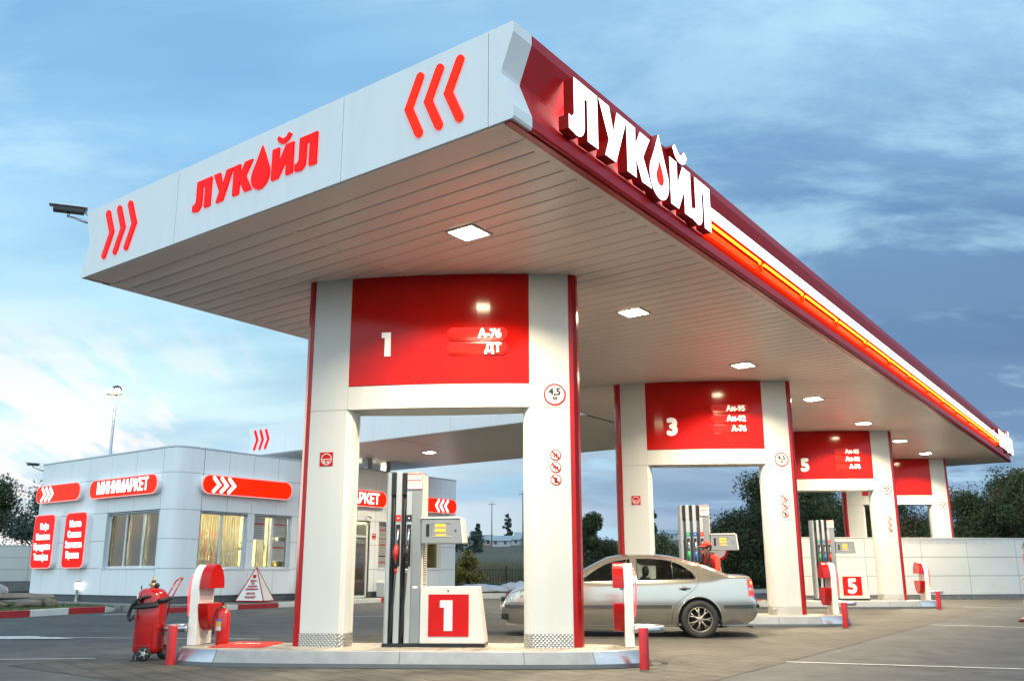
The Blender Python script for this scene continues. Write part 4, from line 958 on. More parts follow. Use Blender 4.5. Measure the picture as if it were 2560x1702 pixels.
# door
dr = MB(); a, b = door; z0, z1 = .30, 2.83
for q in ((a,a+.06,z0,z1),(b-.06,b,z0,z1),(a,b,z1-.06,z1),((a+b)/2-.04,(a+b)/2+.04,z0,z1),(a,b,2.36,2.42),(a,b,z0,z0+.07)): dr.box(q[0],q[1],-.14,-.07,q[2],q[3],0,SR)
d_ = dr.build('door', framem, shop); MB().box(a+.06,b-.06,-.11,-.105,.37,2.77,0,SR).build('pane', glassm, d_)
hd_ = MB(); hd_.tube([SR((a+b)/2+.12,-.03,1.1),SR((a+b)/2+.12,-.03,1.5)], .015, 8); hd_.build('handle', steel, d_)
m = MB(); m.box(8.33,8.52,.031,.037,2.30,2.50,0,SR); m.box(8.36,8.49,.037,.039,2.33,2.35,1,SR); m.box(8.36,8.49,.037,.039,2.44,2.46,1,SR); m.build('door_sign', [signred, signwhite], shop)
m = MB(); m.tube([SR(8.0,.1,3.1),SR(8.0,.22,3.06)], .03, 8); m.ball(SR(8.0,.25,3.04), .05); m.build('doorway_lamp', lightgrey, shop)
# lit signs
def litsign(T, s0, s1, z0, z1, r, face, dep=.17):
    m = MB(); TT = lambda s, z, h: T(s, .031+h, z)
    m.prism(rrect(s0,s1,z0,z1,r,8), 0, dep, 0, TT, smooth=False); o = m.build('lit_sign', clad, shop)
    MB().prism(rrect(s0-.008,s1+.008,z0-.008,z1+.008,r,8), dep+.001, dep+.018, 0, TT).build('sign_rim', glow_rim, o)
    MB().prism(rrect(s0+.02,s1-.02,z0+.02,z1-.02,r-.02,8), dep+.0185, dep+.026, 0, TT).build('sign_face', face, o)
    return o, dep+.059
def sign_text(o, T, items, h, fl=False, mi=0, bold=.012, cond=.9, slant=0., name='sign_lettering'):
    for s, cx, z, sz in items:
        m = MB(); V, F_ = text2d(s, sz, bold, .002, cond, slant); m.add(V, F_, 0, False, lambda x,y,hh,cx=cx,z=z: T(cx+(-x if fl else x), h+.002+hh, z+y))
        m.build(name, glow_white_s, o)
def sign_chev(o, T, xs, d, z0, z1, w, h):
    m = MB()
    for x in xs: m.prism(thick([(x,z1),(x+d,(z0+z1)/2),(x,z0)], w), h, h+.008, 0, lambda s,z,hh: T(s,hh,z))
    m.build('sign_chevrons', glow_white_s, o)
o, h = litsign(SR, .78,4.27,3.42,3.98,.27, glow_orange); sign_chev(o, SR, [1.18,1.46,1.74], .20, 3.50,3.90,.055,h)
o, h = litsign(SR, 4.85,8.85,3.42,3.98,.27, glow_orange); sign_text(o, SR, [('МИНИМАРКЕТ',6.9,3.53,.50)], h, cond=.86, bold=.016)
o, h = litsign(SR, 9.35,13.0,3.40,3.96,.27, glow_orange); sign_chev(o, SR, [12.42,12.14,11.86], -.17, 3.48,3.88,.055,h)
# on the left face text must run towards decreasing s
o, h = litsign(SL, .62,4.42,3.40,3.97,.27, glow_orange); sign_text(o, SL, [('МИНИМАРКЕТ',2.52,3.53,.50)], h, fl=True, cond=.80, bold=.017)
o, h = litsign(SL, 5.02,7.92,3.42,3.99,.27, glow_orange); sign_chev(o, SL, [7.50,7.24,6.98], -.20, 3.50,3.90,.055,h)
o, h = litsign(SL, 6.42,7.78,1.30,3.02,.20, glow_red); sign_text(o, SL, [('Кофе',7.05,2.55,.27),('Напитки',7.08,2.22,.27),('Продукты',7.08,1.90,.27),('Телефон',7.08,1.57,.27)], h, fl=True, bold=.012, cond=.84, slant=-.2)
o, h = litsign(SL, 4.40,5.72,1.30,3.02,.20, glow_red); sign_text(o, SL, [('Масла',5.05,2.58,.27),('Смазки',5.05,2.25,.27),('Запчасти',5.05,1.93,.27),('Пресса',5.05,1.61,.27)], h, fl=True, bold=.012, cond=.84, slant=-.2)
# pyramid sign, bins
def onpave(s, d): p = C0+Dd*s-Fd*d; return (p.x, p.y, .286)
pp = onpave(2.75,.55)
py = empty('pyramid_sign', pp, R(-6), 'white pyramid shaped advertising board with red edges standing by the shop windows', 'advertising board')
bs, ap = .44, 1.02
vs = [(-bs,-bs,.04),(bs,-bs,.04),(bs,bs,.04),(-bs,bs,.04),(0,0,ap)]
MB().add(vs, [(0,1,4),(1,2,4),(2,3,4),(3,0,4),(3,2,1,0)]).build('board', signwhite, py)
m = MB()
for a, b in ((0,4),(1,4),(2,4),(3,4),(0,1),(1,2),(2,3),(3,0)): m.tube([vs[a],vs[b]], .016, 6)
m.build('edge', signred, py)
m = MB(); 
def PT(side):
    def f(x, y, h):
        k = 1-y/(ap-.04); yy = -bs*k-.012-h
        p = (x, yy, .04+y)
        return p if side == 0 else (yy, -x, .04+y)
    return f
for side in (0,1):
    for s_, y_, sz in (('Здесь',.56,.085),('Вы',.48,.085),('можете',.40,.085),('приобрести',.32,.080),('МАСЛА',.19,.085),('"ЛУКОЙЛ"',.08,.085)):
        m = MB(); V, F_ = text2d(s_, sz, .003, .001, .85); m.add(V, F_, 0, False, lambda x,y,h,y_=y_,side=side: PT(side)(x, y_+y, h)); m.build('lettering', signred, py)
    m = MB()
    f = PT(side); m.add([f(-.05,.66,0),(f(.05,.66,0)),(f(.05,.76,0)),(f(-.05,.76,0))], [(0,1,2,3)])
    m.build('board_emblem', signred, py)
binm = mat('bin_white', (.74,.76,.78), .4, var=.05)
def litter(s, label):
    p = onpave(s,.45); root = empty('litter_bin', p, math.atan2(Dd.y,Dd.x), label, 'litter bin', 'white litter bins by the shop wall')
    m = MB(); m.prism([(-.20,.03),(.20,.03),(.22,.50),(-.22,.50)], -.18, .18, 0, lambda a,z,h: (a,h,z)); m.build('bin_body', binm, root, bevel=.01)
    m = MB(); m.prism([(-.23,.505),(.23,.505),(.15,.60),(-.15,.60)], -.19, .19, 0, lambda a,z,h: (a,h,z)); m.build('bin_lid', binm, root, bevel=.01)
    m = MB()
    for k in range(3): m.box(-.14,.14,-.190,-.184,.20+.06*k,.225+.06*k,0)
    m.build('bin_slots', textblack, root); return root
litter(4.95,'white litter bin beside the nearest portal frame under the shop window'); litter(8.62,'white litter bin to the right of the shop door')
# ------------------------------------------------------------------ lawn furniture
gl = empty('garden_lamp', (-13.55,30.0,.24), 0, 'short lit bollard lamp on the lawn in front of the shop', 'garden lamp')
MB().lathe([(.055,0),(.045,.02),(.042,.40),(.05,.41)], 14).build('lamp_post', lightgrey, gl)
MB().lathe([(.05,.412),(.085,.50),(.088,.60),(.07,.62)], 16).build('lamp_head', mat('garden_lamp_glow',(1,.95,.7),.4,emit=(1,.95,.62),estr=4), gl)
MB().lathe([(.09,.622),(.08,.65),(.001,.66)], 16).build('lamp_cap', dark, gl)
rockm = mat('sandstone', (.22,.17,.13), .9, var=.3, vscale=2.5, bump=1., bscale=8, col2=(.11,.095,.085))
def rock(x, y, z, sx, sy, sz, label, seed, rz=0):
    r_ = random.Random(seed); m = MB(); m.ball((0,0,0), 1, 0, None, 7)
    ph = [r_.uniform(0,6) for _ in range(6)]
    m.v = [(a*(1+.16*math.sin(b*4+ph[0])+.1*math.sin(c*6+ph[1])), b*(1+.14*math.sin(a*5+ph[2])), max(-.8,min(.8,c*(1+.2*math.sin(a*3+ph[3]))))) for a,b,c in m.v]
    m.v = [(a*sx,b*sy,c*sz) for a,b,c in m.v]; m.sm = [False]*len(m.sm)
    o = m.build('rock', rockm, None, (x,y,z)); o.rotation_euler = (r_.uniform(-.1,.1), r_.uniform(-.1,.1), rz); return tag(o, label, 'rock', 'stacked flat stones on the lawn')
RK = [(-14.6,25.6,.32,.55,.5,.16,'low grey slab at the foot of the stone pile'),(-13.75,25.5,.33,.40,.4,.17,'grey wedge stone in front of the stone pile'),(-13.0,25.9,.32,.36,.35,.15,'rounded brown stone at the right foot of the stone pile'),
      (-12.55,26.2,.35,.20,.22,.16,'small brown stone at the right end of the stone pile'),(-14.5,26.1,.52,.6,.45,.07,'flat brown slab on top of the left stones'),(-13.5,26.1,.54,.62,.45,.065,'long flat brown slab on top of the stone pile'),(-12.9,26.4,.52,.40,.35,.06,'flat brown slab at the right top of the stone pile')]
for i, (x,y,z,a,b,c,lb) in enumerate(RK): rock(x,y,z,a,b,c,lb,i+3,R(30+i*9))
bagm = mat('clear_plastic', (.45,.48,.52), .25, var=.3, vscale=9, bump=1., bscale=14, alpha=.75)
def lump(name, x, y, z, sx, sy, sz, m_, label, cat, group=None, seed=1, rz=0):
    r_ = random.Random(seed); m = MB(); m.ball((0,0,0), 1, 0, None, 16); ph = [r_.uniform(0,6) for _ in range(8)]
    def d(p):
        a,b,c = p; k = 1+.10*math.sin(a*5+ph[0])*math.sin(b*6+ph[1])+.07*math.sin(a*11+c*7+ph[2])+.05*math.sin(b*17+ph[3]+a*9)
        return (a*k*sx, b*k*sy, max(-.02,c)*k*sz)
    m.v = [d(p) for p in m.v]; o = m.build(name, m_, None, (x,y,z)); o.rotation_euler = (0,0,rz); return tag(o, label, cat, group)
lump('plastic_bag', -14.2,26.2,.60,.45,.35,.30,bagm,'crumpled clear plastic bag lying on top of the stone pile','bag',seed=4)
sheetm = mat('white_sheeting', (.52,.55,.60), .45, var=.12, vscale=4, bump=.6, bscale=7)
greyheap = mat('gravel_heap', (.24,.24,.25), .9, var=.2, vscale=9, bump=1., bscale=22)
lump('covered_mound', -1.35,38.6,.42,1.2,.9,.26,sheetm,'white sheeted mound behind the nearest pump cabinet','mound','covered mounds on the verge',2)
lump('covered_mound', .15,39.0,.42,.75,.8,.34,sheetm,'tallest white sheeted mound on the verge beyond the road','mound','covered mounds on the verge',5)
lump('covered_mound', 1.9,39.4,.38,1.7,.7,.18,sheetm,'long low white sheeted mound beside the nearest portal column','mound','covered mounds on the verge',7)
lump('gravel_heap', 1.3,40.6,.42,1.7,1.0,.34,greyheap,'grey gravel heap behind the white mounds','heap',None,9)
# ------------------------------------------------------------------ white walls
def panel_wall(name, p, q, z0, z1, seams, label, holes=True, plinth=.18):
    p = Vector((*p,0)); q = Vector((*q,0)); d = (q-p).normalized(); n = Vector((d.y,-d.x,0)); L_ = (q-p).length
    root = empty(name, (p.x,p.y,z0-plinth), 0, label, 'wall'); ws = mat('wall_panel',(.60,.60,.585),.45,var=.03,vscale=.8)
    T = lambda s, h, z: (d.x*s+n.x*h, d.y*s+n.y*h, z-(z0-plinth))
    m = MB(); e = [0]+[s for s in seams if 0 < s < L_]+[L_]; hh = (z1-z0)/3
    for a, b in zip(e[:-1], e[1:]):
        for k in range(3): m.box(a+.007,b-.007,0,.03,z0+k*hh+.007,z0+(k+1)*hh-.007,0,T)
        if holes:
            x = a+.18
            while x < b-.2:
                for z in (z0+.10, z1-.14): m.box(x,x+.10,.0305,.036,z,z+.018,1,T)
                x += .335
    m.box(0,L_,-.06,.0,z0,z1-.002,2,T); m.box(0,L_,-.08,.05,z1+.001,z1+.03,0,T)
    m.build('panels', [ws, signwhite, seamm], root)
    m = MB(); m.box(0,L_,-.05,.01,z0-plinth-.1,z0-.003,0,T); m.build('plinth', plinthm, root); return root
panel_wall('panel_wall', (9.2,32.2), (24.5,34.98), .36, 2.25, [.9,2.9,5.02,6.79,8.7,10.6,12.5,14.4], 'long white panelled wall behind the farthest island on the right')
panel_wall('panel_wall', (-26.5,42.0), (-19.6,48.5), .80, 2.42, [1.5,3.2,4.9], 'pale panelled wall at the left edge behind the shop', holes=False, plinth=.35)
# ------------------------------------------------------------------ iron fence
ironm = mat('black_iron', (.015,.018,.02), .5)
fp = Vector((-6,48.2,0)); fq = Vector((19,52.5,0)); d = (fq-fp).normalized(); L_ = (fq-fp).length
fe = empty('iron_fence', (fp.x,fp.y,terr(fp.x,fp.y)), 0, 'low black iron railing fence between the verge and the field', 'fence')
FT = lambda s, h, z: (d.x*s-d.y*h, d.y*s+d.x*h, z+ (terr(fp.x+d.x*s, fp.y+d.y*s)-terr(fp.x,fp.y)))
m = MB(); s = 0; kk = 0
z00 = .15
while s < L_:
    m.box(s-.012,s+.012,-.01,.01,z00,z00+.86,0,FT); s += .145
for s0 in np.arange(0, L_-.9, .9): 
    for z in (z00+.10, z00+.80): m.box(s0,s0+.9,-.014,.014,z,z+.03,0,FT)
m.build('railings', ironm, fe)
for k in range(14):
    s = k*1.92; p_ = MB(); p_.box(s-.05,s+.05,-.05,.05,-.1,z00+1.0,0,FT); p_.build('fence_post', ironm, fe)
# ------------------------------------------------------------------ the car
carpaint = mat('silver_paint', (.50,.47,.42), .17, metal=.85, var=.02, coat=.7)
carpl = mat('bumper_strip', (.05,.052,.055), .55)
tyrem = mat('tyre', (.035,.034,.032), .85, var=.2, vscale=20)
alloy = mat('alloy', (.42,.38,.32), .38, metal=.7, var=.15)
cp0 = M0+Gd*.40+Nd*5.03
car = empty('silver_car', (cp0.x,cp0.y,gz(cp0.x,cp0.y)-.022), ROT, 'silver five door saloon car standing between the nearest and middle pump islands', 'car')
def smooth_poly(P, n=4):
    out = []; 
    for i in range(len(P)-1):
        p0 = P[max(0,i-1)]; p1 = P[i]; p2 = P[i+1]; p3 = P[min(len(P)-1,i+2)]
        for k in range(n):
            t = k/n; out.append(tuple(.5*((2*b)+(c-a)*t+(2*a-5*b+4*c-d_)*t*t+(3*b-a-3*c+d_)*t**3) for a,b,c,d_ in zip(p0,p1,p2,p3)))
    out.append(P[-1]); return out
TOPL = smooth_poly([(.06,.30),(.015,.40),(.01,.52),(.05,.60),(.10,.68),(.22,.775),(.45,.845),(.80,.905),(1.18,.965)], 4)
WS = smooth_poly([(1.18,.965),(1.55,1.18),(1.90,1.352)], 5)
RF = smooth_poly([(1.90,1.352),(2.2,1.398),(2.6,1.410),(3.0,1.382),(3.30,1.315)], 5)
RG = smooth_poly([(3.30,1.315),(3.65,1.22),(4.03,1.055)], 5)
BT = smooth_poly([(4.03,1.055),(4.20,1.045),(4.36,1.035),(4.415,1.00),(4.43,.90),(4.44,.72),(4.49,.64),(4.505,.52),(4.49,.40),(4.42,.30)], 4)
def W_(x, z):
    w = .845
    if z < .60: w = .845-.05*max(0,(.45-z)/.30)
    w -= .22*(z-.60)**2
    if z > .84: w -= (z-.84)*.20
    if z > .93: w -= (z-.93)*.28+max(0,z-1.22)*.30
    if x < .9: w -= .30*max(0,(.9-x)/.9)**2.6
    if x > 3.7: w -= .16*max(0,(x-3.7)/.8)**2.2
    return w
arches = [(.97,.315,.375),(3.48,.315,.375)]
def bottom():
    b = [(4.42,.30),(4.30,.24)]
    for xc, zc, r in reversed(arches):
        zb = .22
        a0 = math.asin((zb-zc)/r) if abs((zb-zc)/r) < 1 else 0
        for k in range(15):
            a = a0+(PI-2*a0)*k/14; b.append((xc+r*math.cos(a), zc+r*math.sin(a)))
    b += [(.35,.22),(.16,.24),(.06,.30)]; return b
outline = TOPL[:-1]+WS[:-1]+RF[:-1]+RG[:-1]+BT[:-1]+bottom()[:-1]
WF = smooth_poly([(1.42,.955),(1.62,1.095),(1.88,1.245),(2.10,1.305),(2.31,1.337)], 3)+[(2.31,.965)]
WR = [(2.43,.97)]+smooth_poly([(2.43,1.340),(2.75,1.338),(3.02,1.298),(3.24,1.212),(3.40,1.09),(3.44,1.01)], 3)+[(3.42,.99)]
TOPPATH = TOPL[:-1]+WS[:-1]+RF[:-1]+RG[:-1]+BT; BOTPATH = bottom()
def distp(P, x, y):
    best = 9
    for i in range(len(P)-1):
        a = P[i]; b = P[i+1]; dx_, dy_ = b[0]-a[0], b[1]-a[1]; t = max(0,min(1,((x-a[0])*dx_+(y-a[1])*dy_)/(dx_*dx_+dy_*dy_+1e-12))); best = min(best, math.hypot(x-a[0]-t*dx_, y-a[1]-t*dy_))
    return best
def side_mesh(mb, poly, holes, sgn, mi, inset=0., grid=.07, rnd=True):
    pts = [Vector(p) for p in poly]; edges = [(i,(i+1)%len(poly)) for i in range(len(poly))]
    loops = [poly]+holes
    for h in holes:
        o = len(pts); pts += [Vector(p) for p in h]; edges += [(o+i, o+(i+1)%len(h)) for i in range(len(h))]
    def inside(P, x, y):
        c = False; j = len(P)-1
        for i in range(len(P)):
            if (P[i][1] > y) != (P[j][1] > y) and x < (P[j][0]-P[i][0])*(y-P[i][1])/(P[j][1]-P[i][1])+P[i][0]: c = not c
            j = i
        return c
    def dist(P, x, y):
        best = 9
        for i in range(len(P)):
            a = P[i]; b = P[(i+1)%len(P)]; dx_, dy_ = b[0]-a[0], b[1]-a[1]; t = max(0,min(1,((x-a[0])*dx_+(y-a[1])*dy_)/(dx_*dx_+dy_*dy_+1e-12))); best = min(best, math.hypot(x-a[0]-t*dx_, y-a[1]-t*dy_))
        return best
    xs = [p[0] for p in poly]; ys = [p[1] for p in poly]
    x = min(xs)
    while x < max(xs):
        y = min(ys)
        while y < max(ys):
            if inside(poly, x, y) and not any(inside(h, x, y) for h in holes) and min(dist(P, x, y) for P in loops) > grid*.35: pts.append(Vector((x,y)))
            y += grid
        x += grid
    if rnd:   # extra ring of points near the outline for the rounded shoulder
        for i in range(0, len(poly)):
            a = Vector(poly[i]); b = Vector(poly[(i+1)%len(poly)]); n_ = Vector((b.y-a.y, a.x-b.x)); 
            if n_.length < 1e-6: continue
            n_.normalize()
            for dd in (.015,.04):
                for s_ in (1,-1):
                    q = (a+b)/2+n_*dd*s_
                    if distp(TOPPATH, q.x, q.y) < .06 and inside(poly, q.x, q.y) and dist(poly, q.x, q.y) > dd*.8 and not any(inside(h,q.x,q.y) for h in holes): pts.append(q)
    vo, eo, fo, *_ = delaunay_2d_cdt(pts, edges, [], 0, 1e-5)
    V = []
    for p in vo:
        k = 0; r_ = .055
        if rnd:
            dt, db = distp(TOPPATH, p.x, p.y), distp(BOTPATH, p.x, p.y)
            k = max(0, 1-dt/.055); kb = max(0, 1-db/.016)
        w = W_(p.x, p.y) - (r_*(1-math.sqrt(max(0,1-k*k))) if rnd else 0) - inset
        V.append((p.x, sgn*w, p.y))
    F_ = []
    for f in fo:
        cx = sum(vo[i].x for i in f)/len(f); cy = sum(vo[i].y for i in f)/len(f)
        if inside(poly, cx, cy) and not any(inside(h, cx, cy) for h in holes): F_.append(tuple(f))
    mb.add(V, F_, mi, True)
body = MB()
for s in (-1,1): side_mesh(body, outline, [WF, WR], s, 0)
def strip(mb, P, mi, crown=.03, ny=10, frac=1., shrink=.055, off=0.):
    V = []
    for i, p in enumerate(P):
        a = P[max(0,i-1)]; b = P[min(len(P)-1,i+1)]; t = Vector((b[0]-a[0], b[1]-a[1])); n_ = Vector((-t.y,t.x)).normalized()
        w = (W_(p[0],p[1])-shrink)*frac
        for k in range(ny+1):
            y = -w+2*w*k/ny; e = crown*(1-(y/(W_(p[0],p[1])-shrink+1e-6))**2)+off; V.append((p[0]+n_.x*e, y, p[1]+n_.y*e))
    m_ = ny+1; mb.add(V, [(i*m_+k,(i+1)*m_+k,(i+1)*m_+k+1,i*m_+k+1) for i in range(len(P)-1) for k in range(ny)], mi, True)
for P, mi, cr in ((TOPL,0,.035),(WS,0,.03),(RF,0,.03),(RG,0,.03),(BT,0,.03)): 
    if P is WS or P is RG: continue
    strip(body, P, mi, cr)
# windscreen surrounds
for P in (WS, RG):
    for sgn in (-1,1):
        V = []
        for p in P:
            w = W_(*p)-.055
            for y in (w, w-.06): V.append((p[0], sgn*y, p[1]+.03*(1-(y/w)**2)*.8))
        body.add(V, [(2*i,2*i+2,2*i+3,2*i+1) for i in range(len(P)-1)], 0, True)
body.box(.10,4.42,-.60,.60,.20,.24,0)
bo = body.build('body', [carpaint], car)
# wheel wells and interior
for xc, zc, r in arches:
    for s in (-1,1):
        m = MB()
        pts = [(xc+(r+.012)*math.cos(R(a)), zc+(r+.012)*math.sin(R(a))) for a in range(-20,201,10)]
        V = [(x, s*.80, z) for x, z in pts]+[(x, s*.50, z) for x, z in pts]; n = len(pts)
        m.add(V, [(i,i+1,i+1+n,i+n) for i in range(n-1)], 0, True); m.add([V[i+n] for i in range(n)], [tuple(range(n))], 0); m.build('wheel_arch', black, bo)
m = MB(); m.box(1.3,3.9,-.70,.70,.30,.34,0); m.box(1.25,1.55,-.70,.70,.72,.93,0); m.box(3.55,4.0,-.66,.66,.60,.98,0)
for x, y in ((2.30,-.36),(2.30,.36)):
    m.box(x-.25,x+.22,y-.24,y+.24,.34,.52,0); m.box(x+.14,x+.26,y-.23,y+.23,.50,1.02,0,lambda a,b,c: (a+(c-.5)*.2,b,c)); 
    m.tube([(x+.28,y,1.0),(x+.30,y,1.08)], .02, 6); m.ball((x+.315,y,1.13), .10, 0, None, 8, (.45,1.2,.95))
m.box(3.0,3.14,-.62,.62,.5,1.0,0,lambda a,b,c: (a+(c-.5)*.25,b,c)); m.ball((3.32,-.35,1.06), .1, 0, None, 8, (.5,1.3,1.0)); m.ball((3.32,.35,1.06), .1, 0, None, 8, (.5,1.3,1.0))
m.tube([(1.66+.0,-.36+.19*math.cos(R(a)),.93+.19*math.sin(R(a))) for a in range(0,361,24)], .016, 6)
m.build('seats', mat('seat_fabric',(.03,.032,.035),.8), car)
for s in (-1,1): MB().box(1.25,3.95,s*.72-.01,s*.72+.01,.28,.955,0).build('door_lining', MATS['seat_fabric'], bo)
g = MB(); strip(g, WS, 0, .032, 8, .93, .055, -.002); g.build('windscreen', carglass, car)
g = MB(); strip(g, RG, 0, .032, 8, .91, .055, -.002); g.build('rear_window', carglass, car)
for s in (-1,1):
    for nm, P in (('front_window',WF),('back_window',WR)):
        g = MB(); side_mesh(g, P, [], s, 0, .012, .15, False); go = g.build('side_window', carglass, car)
        r_ = MB(); r_.tube([(p[0], s*(W_(*p)-.004), p[1]) for p in P+[P[0]]], .010, 6); 
        if P is WR: r_.tube([(3.05,s*(W_(3.05,.98)-.004),.98),(3.05,s*(W_(3.05,1.29)-.004),1.31)], .011, 6)
        r_.build('window_trim', black, go)
for s in (-1,1):
    for xc, zc, r in arches:
        ar = [(xc+(r+.004)*math.cos(R(a)), zc+(r+.004)*math.sin(R(a))) for a in range(-12,193,6)]
        MB().tube([(x, s*(W_(x,z)-.004), z) for x, z in ar], .013, 8).build('arch_lip', carpaint, bo)
def onside(P, off=.001): return [(x, -(W_(x,z)+off), z) for x, z in P]
m = MB()
for s in (1,-1):
    def OS(P, off=.001): return [(x, s*(-(W_(x,z)+off)), z) for x, z in P]
    m.tube(OS([(2.37,1.355),(2.37,.95),(2.37,.6),(2.38,.25)], -.002), .004, 5)
    m.tube(OS(smooth_poly([(1.28,.93),(1.24,.75),(1.26,.5),(1.34,.25)],3), -.002), .004, 5)
    m.tube(OS(smooth_poly([(3.47,1.12),(3.50,.98),(3.44,.86),(3.30,.74),(3.12,.60),(3.02,.42),(3.0,.25)],4), -.002), .004, 5)
    m.tube(OS(smooth_poly([(1.28,.93),(.8,.85),(.35,.76)],3), -.002), .003, 5)
m.build('door_gap', black, bo)
m = MB()
for s in (1,-1):
    for a, b in ((1.30,3.00),(3.90,4.42),(.08,.56)):
        n = 14; V = []
        for k in range(n+1):
            x = a+(b-a)*k/n
            for z, o_ in ((.50,.0),(.505,.016),(.555,.016),(.56,.0)): V.append((x, s*(-(W_(x,z)+o_)), z))
        m.add(V, [(4*i+j,4*i+4+j,4*i+5+j,4*i+1+j) for i in range(n) for j in range(3)], 0, False)
V = []
for x, z in ((4.515,.50),(4.515,.56),):
    for k in range(9): y = -.70+1.4*k/8; V.append((x+.03*(1-(y/.75)**2), y, z))
m.add(V, [(k,k+1,k+10,k+9) for k in range(8)], 0)
m.build('rub_strip', carpl, bo)
for x, s in ((3.24,1),(2.22,1)):
    m = MB(); m.tube(onside([(x-.10,.835),(x-.05,.842),(x+.05,.842),(x+.10,.835)], .022), .014, 8); h_ = m.build('door_handle', carpaint, car)
    m = MB(); m.ball((x-.01,-(W_(x,.83)-.0),.83), .05, 0, None, 8, (1.3,.12,.75)); m.build('handle_recess', carpl, h_)
for s in (-1,1):
    m = MB(); m.ball((1.44, s*.95, 1.0), .09, 0, None, 10, (.55,1.15,.82)); m.tube([(1.47,s*.80,.95),(1.46,s*.90,.97)], .025, 8); m.build('mirror', carpaint, car)
# lamps
taillit = mat('tail_lamp', (.5,.01,.01), .12, emit=(1,.02,.01), estr=.75, coat=.8)
tailamb = mat('indicator_lamp', (.8,.4,.05), .2, emit=(1,.5,.05), estr=1.2)
tailclr = mat('reverse_lamp', (.6,.45,.45), .2)
for s in (-1,1):
    t = MB()
    def patch(x0, z0, x1, z1, mi, yy=.001):
        V = []
        for k in range(5):
            z = z0+(z1-z0)*k/4
            zz = z; xe = np.interp(z, [.62,.72,.9,1.0],[4.47,4.445,4.435,4.42])
            for j in range(5):
                x = x0+(xe-.0-x0)*j/4; w = W_(x,zz); kk = max(0,1-(xe-x)/.055); V.append((x+.004*(j==4), s*(w-.055*(1-math.sqrt(max(0,1-kk*kk)))+.006), z))
            V.append((xe+.010, s*(W_(xe,zz)-.20), z))
        t.add(V, [(6*i+j,6*i+6+j,6*i+7+j,6*i+1+j) for i in range(4) for j in range(5)], mi, True)
    patch(4.345,.70,4.43,.80,0); patch(4.34,.80,4.43,.84,2); patch(4.335,.84,4.43,.985,0)
    t.ball((4.395, s*(W_(4.39,.91)-.01), .915), .028, 1, None, 6, (.8,.6,1.4))
    t.build('tail_lamp', [taillit, tailamb, tailclr], car)
    h = MB(); V = []
    for k in range(5):
        z = .60+.135*k/4; x0 = np.interp(z,[.60,.735],[.055,.165]); x1 = np.interp(z,[.60,.735],[.47,.40])
        for j in range(7): x = x0+(x1-x0)*j/6; kk = max(0,1-(x-x0)/.055); V.append((x, s*(W_(x,z)-.055*(1-math.sqrt(max(0,1-kk*kk)))*.9+.006), z))
    h.add([v for v in V], [(7*i+j,7*i+7+j,7*i+8+j,7*i+1+j) for i in range(4) for j in range(6)], 0, True)
    h.build('headlight', mat('headlight_glass',(.62,.60,.56),.10,metal=.5,coat=1.,var=.3,vscale=20), car)
m = MB()
for k in range(4): m.box(.02+.002*k,.16,-.84+.02,-.70,.30+.028*k,.315+.028*k,0,lambda a,b,c: (a+.02, -(W_(max(a,.1),c)+.002) if b < -.8 else -(W_(max(a,.1),c)-.02), c))
m.box(.0,.03,-.45,.45,.30,.40,0); m.box(-.02,.02,-.32,.32,.60,.68,0); m.build('grille', black, bo)
m = MB(); m.box(-.035,-.02,-.26,.26,.46,.56,0); m.build('number_board', signwhite, bo)
m = MB(); m.tube([(4.25,-.45,.24),(4.36,-.45,.20),(4.42,-.45,.19)], .03, 10); m.build('exhaust', dark, car)
for xc in (.97, 3.48):
    for s in (-1,1):
        y0 = s*.80; TY = lambda a,b,c,xc=xc,y0=y0,s=s: (xc+a, y0-s*0-(-s)*(-c) if False else y0+s*c, .315+b)
        w = MB(); w.lathe([(.20,-.10),(.27,-.105),(.305,-.085),(.315,-.05),(.315,.0),(.315,.03),(.305,.055),(.27,.070),(.215,.060),(.205,.03)], 48, 0, TY); wo_ = w.build('wheel', tyrem, car)
        r_ = MB(); r_.lathe([(.208,.045),(.212,.058),(.203,.062),(.196,.045),(.19,-.05),(.03,-.055)], 48, 0, TY)
        for k in range(7):
            a = 2*PI*k/7
            for dl in (-.16,.16):
                r_.tube([(.045*math.cos(a),.045*math.sin(a),.045),(.11*math.cos(a),.11*math.sin(a),.052),(.195*math.cos(a+dl),.195*math.sin(a+dl),.048)], [.020,.014,.013], 6, 0, TY)
        r_.lathe([(.001,.062),(.045,.058),(.055,.040),(.055,.0)], 20, 0, TY); r_.build('rim', alloy, wo_)
        d_ = MB(); d_.lathe([(.001,-.02),(.19,-.02),(.19,-.04)], 24, 0, TY); d_.build('brake_shadow', black, wo_)
